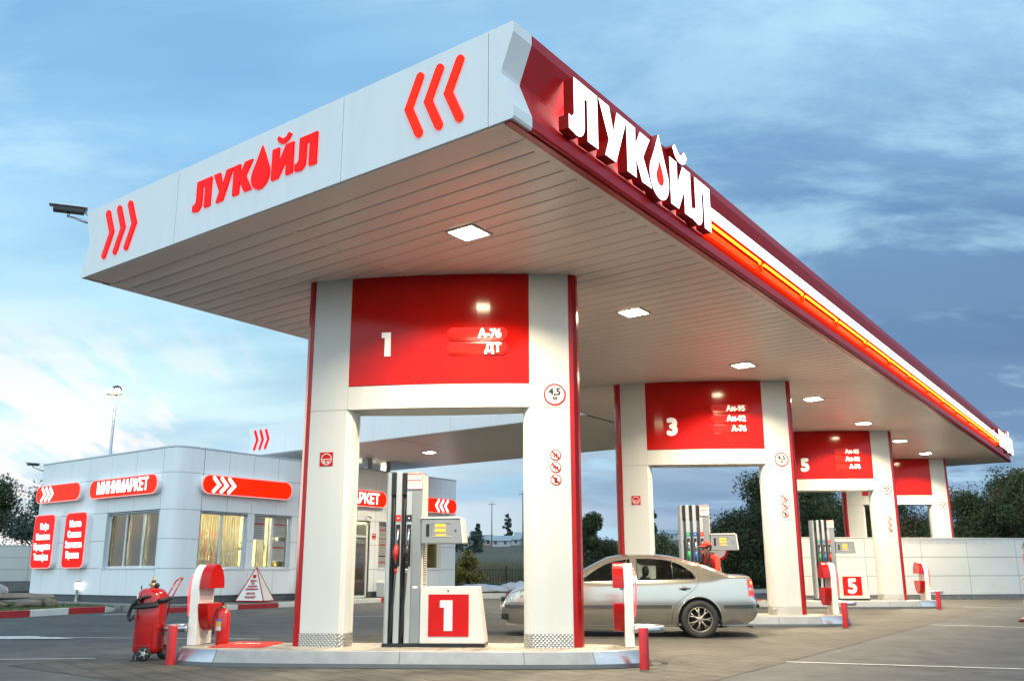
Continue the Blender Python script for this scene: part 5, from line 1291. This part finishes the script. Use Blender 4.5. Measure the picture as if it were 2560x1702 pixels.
# ------------------------------------------------------------------ people
skinm = mat('skin', (.48,.26,.18), .5, var=.05); hairm = mat('hair_dark', (.03,.02,.015), .7)
redcloth = mat('red_cloth', (.60,.030,.020), .8, var=.10, vscale=8); darkcloth = mat('dark_cloth', (.03,.033,.04), .85, var=.1); brownskirt = mat('dark_skirt', (.035,.040,.045), .85)
def skin(name, joints, bones, m_, parent, sub=2):
    me = bpy.data.meshes.new(name); keys = list(joints); idx = {k: i for i, k in enumerate(keys)}
    me.from_pydata([joints[k][:3] for k in keys], [(idx[a],idx[b]) for a,b in bones], [])
    bm_ = bmesh.new(); bm_.from_mesh(me); bm_.verts.layers.skin.verify(); bm_.to_mesh(me); bm_.free()
    o = bpy.data.objects.new(name, me); COL.objects.link(o)
    md_ = o.modifiers.new('skin','SKIN'); md_.use_smooth_shade = True
    sv = me.skin_vertices[0].data
    for k in keys: r_ = joints[k][3]; sv[idx[k]].radius = (r_, r_ if len(joints[k]) < 5 else joints[k][4])
    sv[0].use_root = True
    s_ = o.modifiers.new('sub','SUBSURF'); s_.levels = sub; s_.render_levels = sub
    dg = bpy.context.evaluated_depsgraph_get(); me2 = bpy.data.meshes.new_from_object(o.evaluated_get(dg)); bpy.data.objects.remove(o)
    me2.name = name; me2.materials.clear(); me2.materials.append(m_)
    for p in me2.polygons: p.use_smooth = True; p.material_index = 0
    n = bpy.data.objects.new(name, me2); COL.objects.link(n); n.parent = parent; return n
def person(loc, rz, label, J, cloth, cap=True, hair=None, shoe=black):
    """J: joint dict; faces +x"""
    root = empty('person', loc, rz, label, 'person')
    h = Vector(J['head']); 
    body_j = {'pelvis': (*J['pelvis'],.13), 'waist': (*J['waist'],.115), 'chest': (*J['chest'],.14), 'neckb': (*J['neckb'],.07), 'neck': (*J['neck'],.052), 'headb': (h.x+.0,h.y,h.z-.06,.075), 'headt': (h.x+.0,h.y,h.z+.045,.088)}
    bones = [('pelvis','waist'),('waist','chest'),('chest','neckb'),('neckb','neck'),('neck','headb'),('headb','headt')]
    for s in ('l','r'):
        for a, b, r_ in (('sh','chest',.060),('el','sh',.045),('wr','el',.030),('hand','wr',.030),('hip','pelvis',.085),('knee','hip',.058),('ank','knee',.038),('toe','ank',.034)):
            body_j[s+a] = (*J[s+a], r_); bones.append((b if b in ('chest','pelvis') else s+b, s+a))
        hv = Vector(J[s+'hand']); wv = Vector(J[s+'wr']); dr_ = (hv-wv).normalized(); sd = dr_.cross(Vector((0,0,1))); sd = sd.normalized() if sd.length > .1 else Vector((0,1,0))
        for q in range(4):
            a = hv+dr_*.015+sd*(-.027+.018*q); b = a+dr_*(.045-.004*abs(q-1))+Vector((0,0,-.008)); c = b+dr_*.018+Vector((0,0,-.022))
            body_j[f'{s}f{q}a'] = (*a,.0095); body_j[f'{s}f{q}b'] = (*b,.0085); body_j[f'{s}f{q}c'] = (*c,.007); bones += [(s+'hand',f'{s}f{q}a'),(f'{s}f{q}a',f'{s}f{q}b'),(f'{s}f{q}b',f'{s}f{q}c')]
        a = wv+(hv-wv)*.5+sd*.04+Vector((0,0,-.01)); body_j[s+'th'] = (*a,.011); b = a+dr_*.035+sd*.01; body_j[s+'th2'] = (*b,.009); bones += [(s+'hand',s+'th'),(s+'th',s+'th2')]
    bo_ = skin('body', body_j, bones, skinm, root)
    f = MB()   # face: nose, brow, ears, eyes, mouth joined in one part per look
    f.tube([(h.x+.085,h.y,h.z+.0),(h.x+.108,h.y,h.z-.03)], [.010,.016], 8)
    for s in (-1,1): f.ball((h.x-.005,h.y+s*.083,h.z-.015), .026, 0, None, 6, (.8,.35,1.2))
    f.ball((h.x+.055,h.y,h.z-.095), .034, 0, None, 8, (1,1.1,.7)); f.build('face', skinm, bo_)
    e_ = MB()
    for s in (-1,1): e_.ball((h.x+.082,h.y+s*.032,h.z+.005), .011, 0, None, 6, (.5,1.4,.8)); e_.box(h.x+.078,h.x+.090,h.y+s*.032-.018,h.y+s*.032+.018,h.z+.022,h.z+.028,0)
    e_.build('eyes', hairm, bo_); MB().ball((h.x+.086,h.y,h.z-.062), .018, 0, None, 6, (.4,1.3,.3)).build('mouth', mat('lips',(.38,.12,.10),.5), bo_)
    hh = MB(); hh.ball((h.x-.025,h.y,h.z+.025), .102, 0, None, 12, (1,.93,1.05)); hh.v = [(x if x < h.x+.045 else h.x+.045, y, max(z, h.z-.06)) for x,y,z in hh.v]
    if hair: 
        for p_ in hair: hh.ball(p_[:3], p_[3], 0, None, 8, (1,1.2,1.3))
    hh.build('hair', hairm, root)
    if cap:
        c = MB(); c.ball((h.x-.01,h.y,h.z+.045), .112, 0, None, 14, (1.02,.92,.92)); c.v = [(x,y,max(z,h.z+.045)) for x,y,z in c.v]
        n_ = 12; V = []
        for k in range(n_+1):
            a = R(-75+150*k/n_); V += [(h.x-.01+.105*math.cos(a),h.y+.100*math.sin(a),h.z+.052),(h.x+.03+.155*math.cos(a),h.y+.085*math.sin(a),h.z+.030)]
        V2 = [(x,y,z-.008) for x,y,z in V]; c.add(V, [(2*k,2*k+2,2*k+3,2*k+1) for k in range(n_)], 0, True); c.add(V2, [(2*k,2*k+2,2*k+3,2*k+1) for k in range(n_)], 0, True)
        co = c.build('cap', redcloth, root); b = MB(); b.ball((h.x+.085,h.y,h.z+.10), .022, 0, None, 6, (.5,1.2,.7)); b.build('cap_badge', signwhite, co)
    cloth(root, J); return root
def att_cloth(root, J):
    sj = {k: (*J[k], r_) for k, r_ in (('waist',.135),('chest',.165),('neckb',.092))}; sj['collar'] = (*(Vector(J['neck'])-Vector((0,0,.01))), .070)
    b = [('waist','chest'),('chest','neckb'),('neckb','collar')]
    for s in ('l','r'):
        sj[s+'sh'] = (*J[s+'sh'],.078); sj[s+'el'] = (*J[s+'el'],.060); w = Vector(J[s+'el']).lerp(Vector(J[s+'wr']),.85); sj[s+'w'] = (*w,.045)
        b += [('chest',s+'sh'),(s+'sh',s+'el'),(s+'el',s+'w')]
    skin('shirt', sj, b, redcloth, root)
    tj = {'waist': (*(Vector(J['waist'])+Vector((0,0,-.02))),.142), 'pelvis': (*J['pelvis'],.155)}; b = [('pelvis','waist')]
    for s in ('l','r'):
        for k, r_ in (('hip',.105),('knee',.080),('ank',.066)): tj[s+k] = (*(Vector(J[s+k])+Vector((0,0,.03 if k == 'ank' else 0))), r_)
        b += [('pelvis',s+'hip'),(s+'hip',s+'knee'),(s+'knee',s+'ank')]
    skin('overalls', tj, b, darkcloth, root)
    c = Vector(J['chest']); m = MB()
    for s, k in ((1,'l'),(-1,'r')):
        w = Vector(J['waist']); n_ = Vector(J['neckb'])
        m.tube([w+Vector((.13,s*.08,.05)), c+Vector((.165,s*.09,.0)), n_+Vector((.06,s*.10,.05)), n_+Vector((-.05,s*.10,.03)), c+Vector((-.15,s*.08,0)), w+Vector((-.13,s*.07,.05))], .024, 8)
    m.box(c.x+.13,c.x+.17,c.y-.11,c.y+.11,c.z-.22,c.z-.02,0); m.build('braces', darkcloth, root)
    m = MB()
    for s in ('l','r'):
        a, t = Vector(J[s+'ank']), Vector(J[s+'toe']); m.tube([a+Vector((-.05,0,-.03)), a+Vector((.03,0,-.03)), t+Vector((0,0,.0)), t+Vector((.06,0,-.005))], [.045,.052,.045,.03], 10)
    m.build('shoes', black, root)
J1 = dict(pelvis=(-.10,0,.90), waist=(-.04,0,1.04), chest=(.06,0,1.26), neckb=(.12,0,1.40), neck=(.145,0,1.455), head=(.18,0,1.54),
    lsh=(.06,.19,1.33), lel=(.12,.27,1.08), lwr=(.30,.22,.95), lhand=(.36,.20,.93), rsh=(.06,-.19,1.33), rel=(.02,-.29,1.08), rwr=(.18,-.27,.94), rhand=(.25,-.26,.92),
    lhip=(-.10,.10,.84), lknee=(-.04,.13,.48), lank=(-.10,.14,.09), ltoe=(.03,.15,.04), rhip=(-.10,-.10,.84), rknee=(.02,-.12,.48), rank=(-.02,-.13,.09), rtoe=(.11,-.14,.04))
ap = Vector((3.97,19.45,0))
person((ap.x+.12,ap.y,gz(ap.x,ap.y)+.005), R(205), 'attendant in red cap and shirt with dark braces bending behind the car', J1, att_cloth)
def walk_cloth(root, J):
    sj = {k: (*J[k], r_) for k, r_ in (('pelvis',.150),('waist',.145),('chest',.160),('neckb',.088))}; b = [('pelvis','waist'),('waist','chest'),('chest','neckb')]
    for s in ('l','r'):
        sj[s+'sh'] = (*J[s+'sh'],.075); sj[s+'el'] = (*J[s+'el'],.058); w = Vector(J[s+'el']).lerp(Vector(J[s+'wr']),.9); sj[s+'w'] = (*w,.042); b += [('chest',s+'sh'),(s+'sh',s+'el'),(s+'el',s+'w')]
    skin('jacket', sj, b, redcloth, root)
    m = MB(); p = Vector(J['pelvis']); m.lathe([(.135,.16),(.165,.05),(.19,-.15),(.215,-.40),(.205,-.405)], 24, 0, None, p); m.build('skirt', brownskirt, root)
    m = MB()
    for s in ('l','r'):
        a, t = Vector(J[s+'ank']), Vector(J[s+'toe']); m.tube([a+Vector((-.04,0,-.04)), a+Vector((.02,0,-.03)), t, t+Vector((.05,0,-.005))], [.036,.040,.036,.022], 10)
    m.build('shoes', mat('brown_shoes',(.12,.04,.03),.4), root)
J2 = dict(pelvis=(0,0,.94), waist=(.0,0,1.08), chest=(.02,0,1.28), neckb=(.02,0,1.42), neck=(.03,0,1.48), head=(.05,0,1.58),
    lsh=(.01,.17,1.36), lel=(.10,.22,1.12), lwr=(.22,.20,.98), lhand=(.27,.19,.94), rsh=(.01,-.17,1.36), rel=(-.10,-.22,1.12), rwr=(-.08,-.22,.90), rhand=(-.07,-.22,.84),
    lhip=(0,.09,.87), lknee=(-.06,.09,.48), lank=(-.30,.09,.14), ltoe=(-.20,.09,.05), rhip=(0,-.09,.87), rknee=(.16,-.09,.50), rank=(.22,-.09,.09), rtoe=(.34,-.09,.035))
person((11.24,20.75,gz(11.25,20.75)+.003), R(175), 'person in a red jacket and dark skirt walking past at the right edge', J2, walk_cloth, cap=False, hair=[(.0,0,1.50,.07)])
# ------------------------------------------------------------------ trees, shrubs
def leafmat(name, c1, c2):
    m = bpy.data.materials.new(name); m.use_nodes = True; t = m.node_tree; p = t.nodes['Principled BSDF']; p.inputs['Roughness'].default_value = .75; p.inputs['Specular IOR Level'].default_value = .2
    g = t.nodes.new('ShaderNodeNewGeometry'); mi = t.nodes.new('ShaderNodeMix'); mi.data_type = 'RGBA'; mi.inputs[6].default_value = (*c1,1); mi.inputs[7].default_value = (*c2,1)
    t.links.new(g.outputs['Random Per Island'], mi.inputs[0]); t.links.new(mi.outputs[2], p.inputs['Base Color']); return m
lf = {'dark': leafmat('leaves_dark', (.030,.050,.024), (.085,.100,.048)), 'mid': leafmat('leaves_mid', (.050,.080,.032), (.125,.130,.058)), 'dry': leafmat('leaves_dry', (.10,.075,.030), (.17,.12,.045)), 'yellow': leafmat('leaves_yellow', (.14,.13,.03), (.24,.19,.04)), 'blue': leafmat('leaves_far', (.045,.075,.065), (.075,.105,.09))}
barkm = mat('bark', (.09,.075,.06), .9, var=.3, vscale=5)
PROTO = {}
def tree(x, y, H, Wd, kind, label, cat='tree', group=None, leaf=.062, n=5200, base=.15, z=None, seed=0, bare=.0, name='tree'):
    z = terr(x,y) if z is None else z
    key = (kind, round(H/Wd,1), bare)
    root = empty(name, (x,y,z), random.uniform(0,6), label, cat, group)
    if not name == 'poplar' and y < 60: n = int(n*2.7); leaf = min(leaf, .062)
    r_ = random.Random(seed*13+5); g = np.random.default_rng(seed*7+3)
    # clumps
    nc = int(26+H*2); cl = []
    for k in range(nc):
        t = r_.random(); hz = base+(1-base)*t; prof_ = math.sin(PI*min(1,(.10+t*.93)))**.55
        a = r_.uniform(0,2*PI); rr_ = Wd/2*prof_*math.sqrt(r_.random())*.92
        cl.append((rr_*math.cos(a), rr_*math.sin(a), H*hz*.97, r_.uniform(.13,.27)*Wd*.62))
    tr = MB(); tr.tube([(0,0,-.3),(0.02*H,0,H*.25),(0,.02*H,H*.55),(.01*H,0,H*.8)], [H*.028,H*.022,H*.014,H*.004], 8)
    for c in cl[::2]:
        z0 = c[2]*.45; tr.tube([(0,0,z0),(c[0]*.45,c[1]*.45,z0+(c[2]-z0)*.6),(c[0],c[1],c[2])], [H*.011,H*.006,H*.002], 5)
    tr.build('trunk', barkm, root)
    C_ = np.array(cl); idx = g.integers(0, nc, n); d = g.normal(size=(n,3)); d /= np.linalg.norm(d,axis=1)[:,None]; rad_ = C_[idx,3]*(g.random(n)**.40)*(1+.35*g.random(n))
    P = C_[idx,:3]+d*rad_[:,None]*np.array([1,1,.85]); P[:,2] = np.maximum(P[:,2], .1)
    if bare:   # twiggy fringe
        k = int(n*bare); P[:k] += d[:k]*C_[idx[:k],3:4]*.6
    s_ = leaf*(.6+.8*g.random(n)); a = g.normal(size=(n,3)); a /= np.linalg.norm(a,axis=1)[:,None]; b = np.cross(a, g.normal(size=(n,3))); b /= np.linalg.norm(b,axis=1)[:,None]
    V = np.empty((n*3,3)); V[0::3] = P+a*s_[:,None]; V[1::3] = P-a*s_[:,None]*.5+b*s_[:,None]*.7; V[2::3] = P-a*s_[:,None]*.5-b*s_[:,None]*.7
    me = bpy.data.meshes.new('crown'); me.vertices.add(n*3); me.vertices.foreach_set('co', V.ravel()); me.loops.add(n*3); me.loops.foreach_set('vertex_index', np.arange(n*3,dtype=np.int32)); me.polygons.add(n); me.polygons.foreach_set('loop_start', np.arange(0,n*3,3,dtype=np.int32)); me.polygons.foreach_set('loop_total', np.full(n,3,dtype=np.int32)); me.update(calc_edges=True); me.validate()
    me.materials.append(lf[kind]); o = bpy.data.objects.new('crown', me); COL.objects.link(o); o.parent = root; return root
G1 = 'trees behind the station'
tree(11.6,44.5,5.3,5.4,'dark','large dark bushy tree seen through the portal frame of pump 3',group=G1,n=15000,seed=1,base=.04,leaf=.10)
tree(14.6,47.0,4.9,4.8,'mid','bushy tree seen through the portal frame of pump 5',group=G1,n=9000,seed=2,base=.04)
tree(18.2,47.5,4.6,5.0,'dry','brownish bushy tree behind the farthest portal frame',group=G1,n=9000,seed=3,base=.03,bare=.2)
tree(21.4,44.5,4.3,4.2,'mid','green tree just right of the farthest portal column',group=G1,n=9000,seed=4,base=.04,bare=.2)
tree(23.2,42.5,5.1,4.6,'mid','tall green tree above the white wall at the right edge',group=G1,n=11000,seed=5,base=.03)
tree(24.2,46.0,4.2,5.5,'dry','brown leafed tree behind the green one at the right edge',group=G1,n=9000,seed=6,base=.03,bare=.2)
tree(27.5,44.5,5.4,5.0,'mid','green tree beyond the right edge of the white wall',group=G1,n=7000,seed=14,base=.03)
tree(17.0,52.0,5.0,6.5,'dark','dark tree rising behind the white wall between the far frames',group=G1,n=9000,seed=7,base=.03)
tree(19.8,50.0,5.0,5.4,'dark','dark tree filling the gap beside the farthest portal column',group=G1,n=9000,seed=21,base=.03,bare=.2)
tree(21.9,47.5,4.7,4.6,'dry','thin brown tree between the two green trees on the right',group=G1,n=8000,seed=22,base=.03,bare=.3)
tree(14.0,52.0,4.8,5.5,'dark','dark tree behind the second pump seen under the panel reading 5',group=G1,n=8000,seed=23,base=.03)
tree(25.6,49.0,5.6,6.0,'dark','tall dark tree at the far right edge behind the green ones',group=G1,n=9000,seed=24,base=.03)
tree(4.45,52.5,3.6,3.4,'dark','round dark tree between the nearest and middle portal frames',group=G1,n=9000,seed=8,base=.04)
tree(6.9,51.5,2.2,2.6,'yellow','yellow green bush beside the middle portal column',group=G1,n=4000,seed=9,base=.03,leaf=.09,cat='bush',name='bush')
tree(8.6,55.0,2.5,3.4,'mid','green bush behind the fuel pump numbered 3',group=G1,n=5000,seed=10,base=.03,leaf=.09,cat='bush',name='bush')
tree(-2.2,47.0,1.9,1.5,'yellow','yellowish young shrub at the right end of the shop',group=G1,n=1300,seed=11,base=.05,leaf=.07,cat='shrub',bare=.3,name='shrub')
tree(-27.6,48.5,6.2,5.2,'dark','tall dark tree at the left edge behind the shop',group=G1,n=10000,seed=12,base=.05)
tree(-23.6,47.8,4.9,3.6,'blue','feathery dark tree touching the left side of the shop',group=G1,n=8000,seed=13,base=.04,bare=.35)
tree(-15.45,26.0,1.15,.9,'dry','small brown shrub behind the stone pile at the left edge',n=1500,seed=15,base=.1,leaf=.04,cat='shrub',z=.25,name='shrub')
# ------------------------------------------------------------------ town on the hill
housew = mat('house_wall', (.42,.45,.48), .7, var=.1); housew2 = mat('house_wall_warm', (.40,.33,.27), .7, var=.1); roofg = mat('house_roof_grey', (.30,.35,.40), .6, var=.1); roofr = mat('house_roof_brown', (.20,.13,.11), .7, var=.1)
winm = mat('house_window', (.05,.06,.07), .2)
def house(x, y, w, d, h, wm, rm, label, rz=0):
    w *= .42; d *= .5; h *= .5
    z = terr(x,y); r_ = empty('house', (x,y,z-.3), rz, label, 'house', 'houses on the far hillside')
    MB().box(-w/2,w/2,-d/2,d/2,0,h).build('wall', wm, r_)
    m = MB(); m.prism([(-d/2-.4,h+.01),(d/2+.4,h+.01),(0,h+d*.34)], -w/2-.4, w/2+.4, 0, lambda a,z,b: (b,a,z)); m.build('roof', rm, r_)
    for k in range(2): MB().box(-w/4-.35+k*w/2,-w/4+.35+k*w/2,-d/2-.06,-d/2-.01,.8,1.6).build('window', winm, r_)
HS = [(-19,275,9,7,3.5,0,0,'pale house nearest to the shop corner on the far hillside'),(-13,255,10,7,3.2,0,0,'long white house below the first poplar on the hillside'),(-8,285,9,7,4,1,1,'brown roofed house left of centre on the hillside'),
      (-3,250,12,8,3.4,0,0,'wide white roofed house in the middle of the hillside'),(3,275,10,8,4.6,0,0,'tall white house left of the nearest portal column'),(8,252,10,7,3.3,1,0,'warm grey house at the foot of the hillside'),
      (46,280,11,8,4,0,0,'white house on the hill between the first two portal frames'),(53,270,9,7,3.6,1,1,'brown roofed house right of the white one on the hill'),(-27,262,10,7,3.2,1,0,'low grey house hidden partly by the pump display')]
HS += [(-22.5,268,10,7,3.4,0,0,'small pale house low on the slope beside the pump display'),(-16,268,8,7,3.6,0,1,'small white house with brown roof second from the shop corner'),(-10.5,270,9,7,3.4,0,0,'small white house under the small poplar'),(-5.5,268,9,7,3.6,1,0,'small grey roofed house just left of the wide one'),(.5,262,9,7,3.4,0,0,'small white house right of the wide one'),(5.8,266,8,7,3.4,1,1,'small brown house between two white ones'),(11.5,262,10,7,3.6,0,0,'white house at the foot of the tall poplar'),(14.5,270,9,7,3.8,0,0,'highest white house beside the portal column')]
for x,y,w,d,h,a,b,lb in HS: house(x,y,w,d,h,(housew,housew2)[a],(roofg,roofr)[b],lb,random.uniform(-.4,.4))
def poplar(x, y, H, label):
    tree(x,y,H,H*.32,'blue',label,group='dark trees on the far hillside',leaf=.45,n=900,base=.02,seed=int(abs(x*7)+H),name='poplar')
for x,y,H,lb in ((-9.5,262,6,'small poplar between the brown roofed and white houses'),(-1.5,290,9,'pointed tree above the wide white roofed house'),(5.5,292,10,'broad dark tree on the hill crest left of the portal column'),(11,285,13,'tall poplar on the hill crest beside the portal column'),(15,288,14,'tallest poplar close to the portal column'),(-15.5,285,6,'low tree above the pale house near the shop corner'),(43,290,9,'tree beside the white house between the first two frames')): poplar(x,y,H,lb)
tree(-6.0,150,3.2,3.6,'blue','lone bush in the field below the houses',n=900,leaf=.25,seed=31,cat='bush',name='bush')
tree(9,175,4,14,'blue','dark hedge of trees along the foot of the hill beside the portal column',n=2500,leaf=.3,seed=33,base=.02,name='hedge',cat='hedge')
tree(-16,190,3,16,'blue','low hedge of trees under the houses next to the shop',n=2500,leaf=.3,seed=34,base=.02,name='hedge',cat='hedge')
tree(50,190,5,26,'blue','long hedge of trees on the slope between the first two portal frames',n=4000,leaf=.35,seed=35,base=.02,name='hedge',cat='hedge')
for x, y, H, lb in ((-24,240,14,'thin utility pole above the pump display'),(-5,230,12,'thin utility pole in the middle of the hillside'),(2.2,200,13,'tall utility pole left of the nearest portal column')):
    o = MB().tube([(0,0,0),(0,0,H)], [.18,.10], 6).tube([(-.9,0,H-.6),(.9,0,H-.6)], .07, 5).build('utility_pole', mat('pole_grey',(.16,.18,.20),.8), None, (x,y,terr(x,y)-1)); tag(o, lb, 'pole', 'utility poles on the slope')
# floodlight mast, round sign
mp_ = Vector((-19.0,44.0,.3)); ms_ = empty('floodlight_mast', mp_, 0, 'slender steel mast with a lit floodlight behind the shop roof', 'lamp mast')
MB().tube([(0,0,0),(0,0,9.2)], [.10,.045], 10).build('mast', steel, ms_)
MB().tube([(0,0,9.15),(0,0,9.35)], .05, 8).box(-.45,.25,-.06,.06,9.16,9.20).lathe([(.001,9.62),(.16,9.56),(.24,9.45),(.24,9.40)], 16).build('lamp_cap', mat('lamp_housing',(.10,.09,.07),.4), ms_)
MB().ball((.10,-.14,9.36), .10, 0).ball((-.16,-.12,9.36), .09, 0).build('lamp_glass', lampglow, ms_)
sp = Vector((6.35,29.5,gz(6.3,29.5))); sg = empty('round_road_sign', sp, ROT, 'round white road sign with a red rim on a post behind the pump display', 'road sign')
MB().tube([(0,0,0),(0,0,1.9)], .03, 8).build('sign_post', steel, sg)
c = [(.30*math.cos(2*PI*k/28), .30*math.sin(2*PI*k/28)) for k in range(28)]; m = MB(); TT = lambda x,z,h: (x,-.035-h,1.62+z)
m.prism(c, 0, .01, 0, TT); m.prism([(x*.76,z*.76) for x,z in c], .01, .014, 1, TT); m.build('sign_disc', [signred, signwhite], sg)
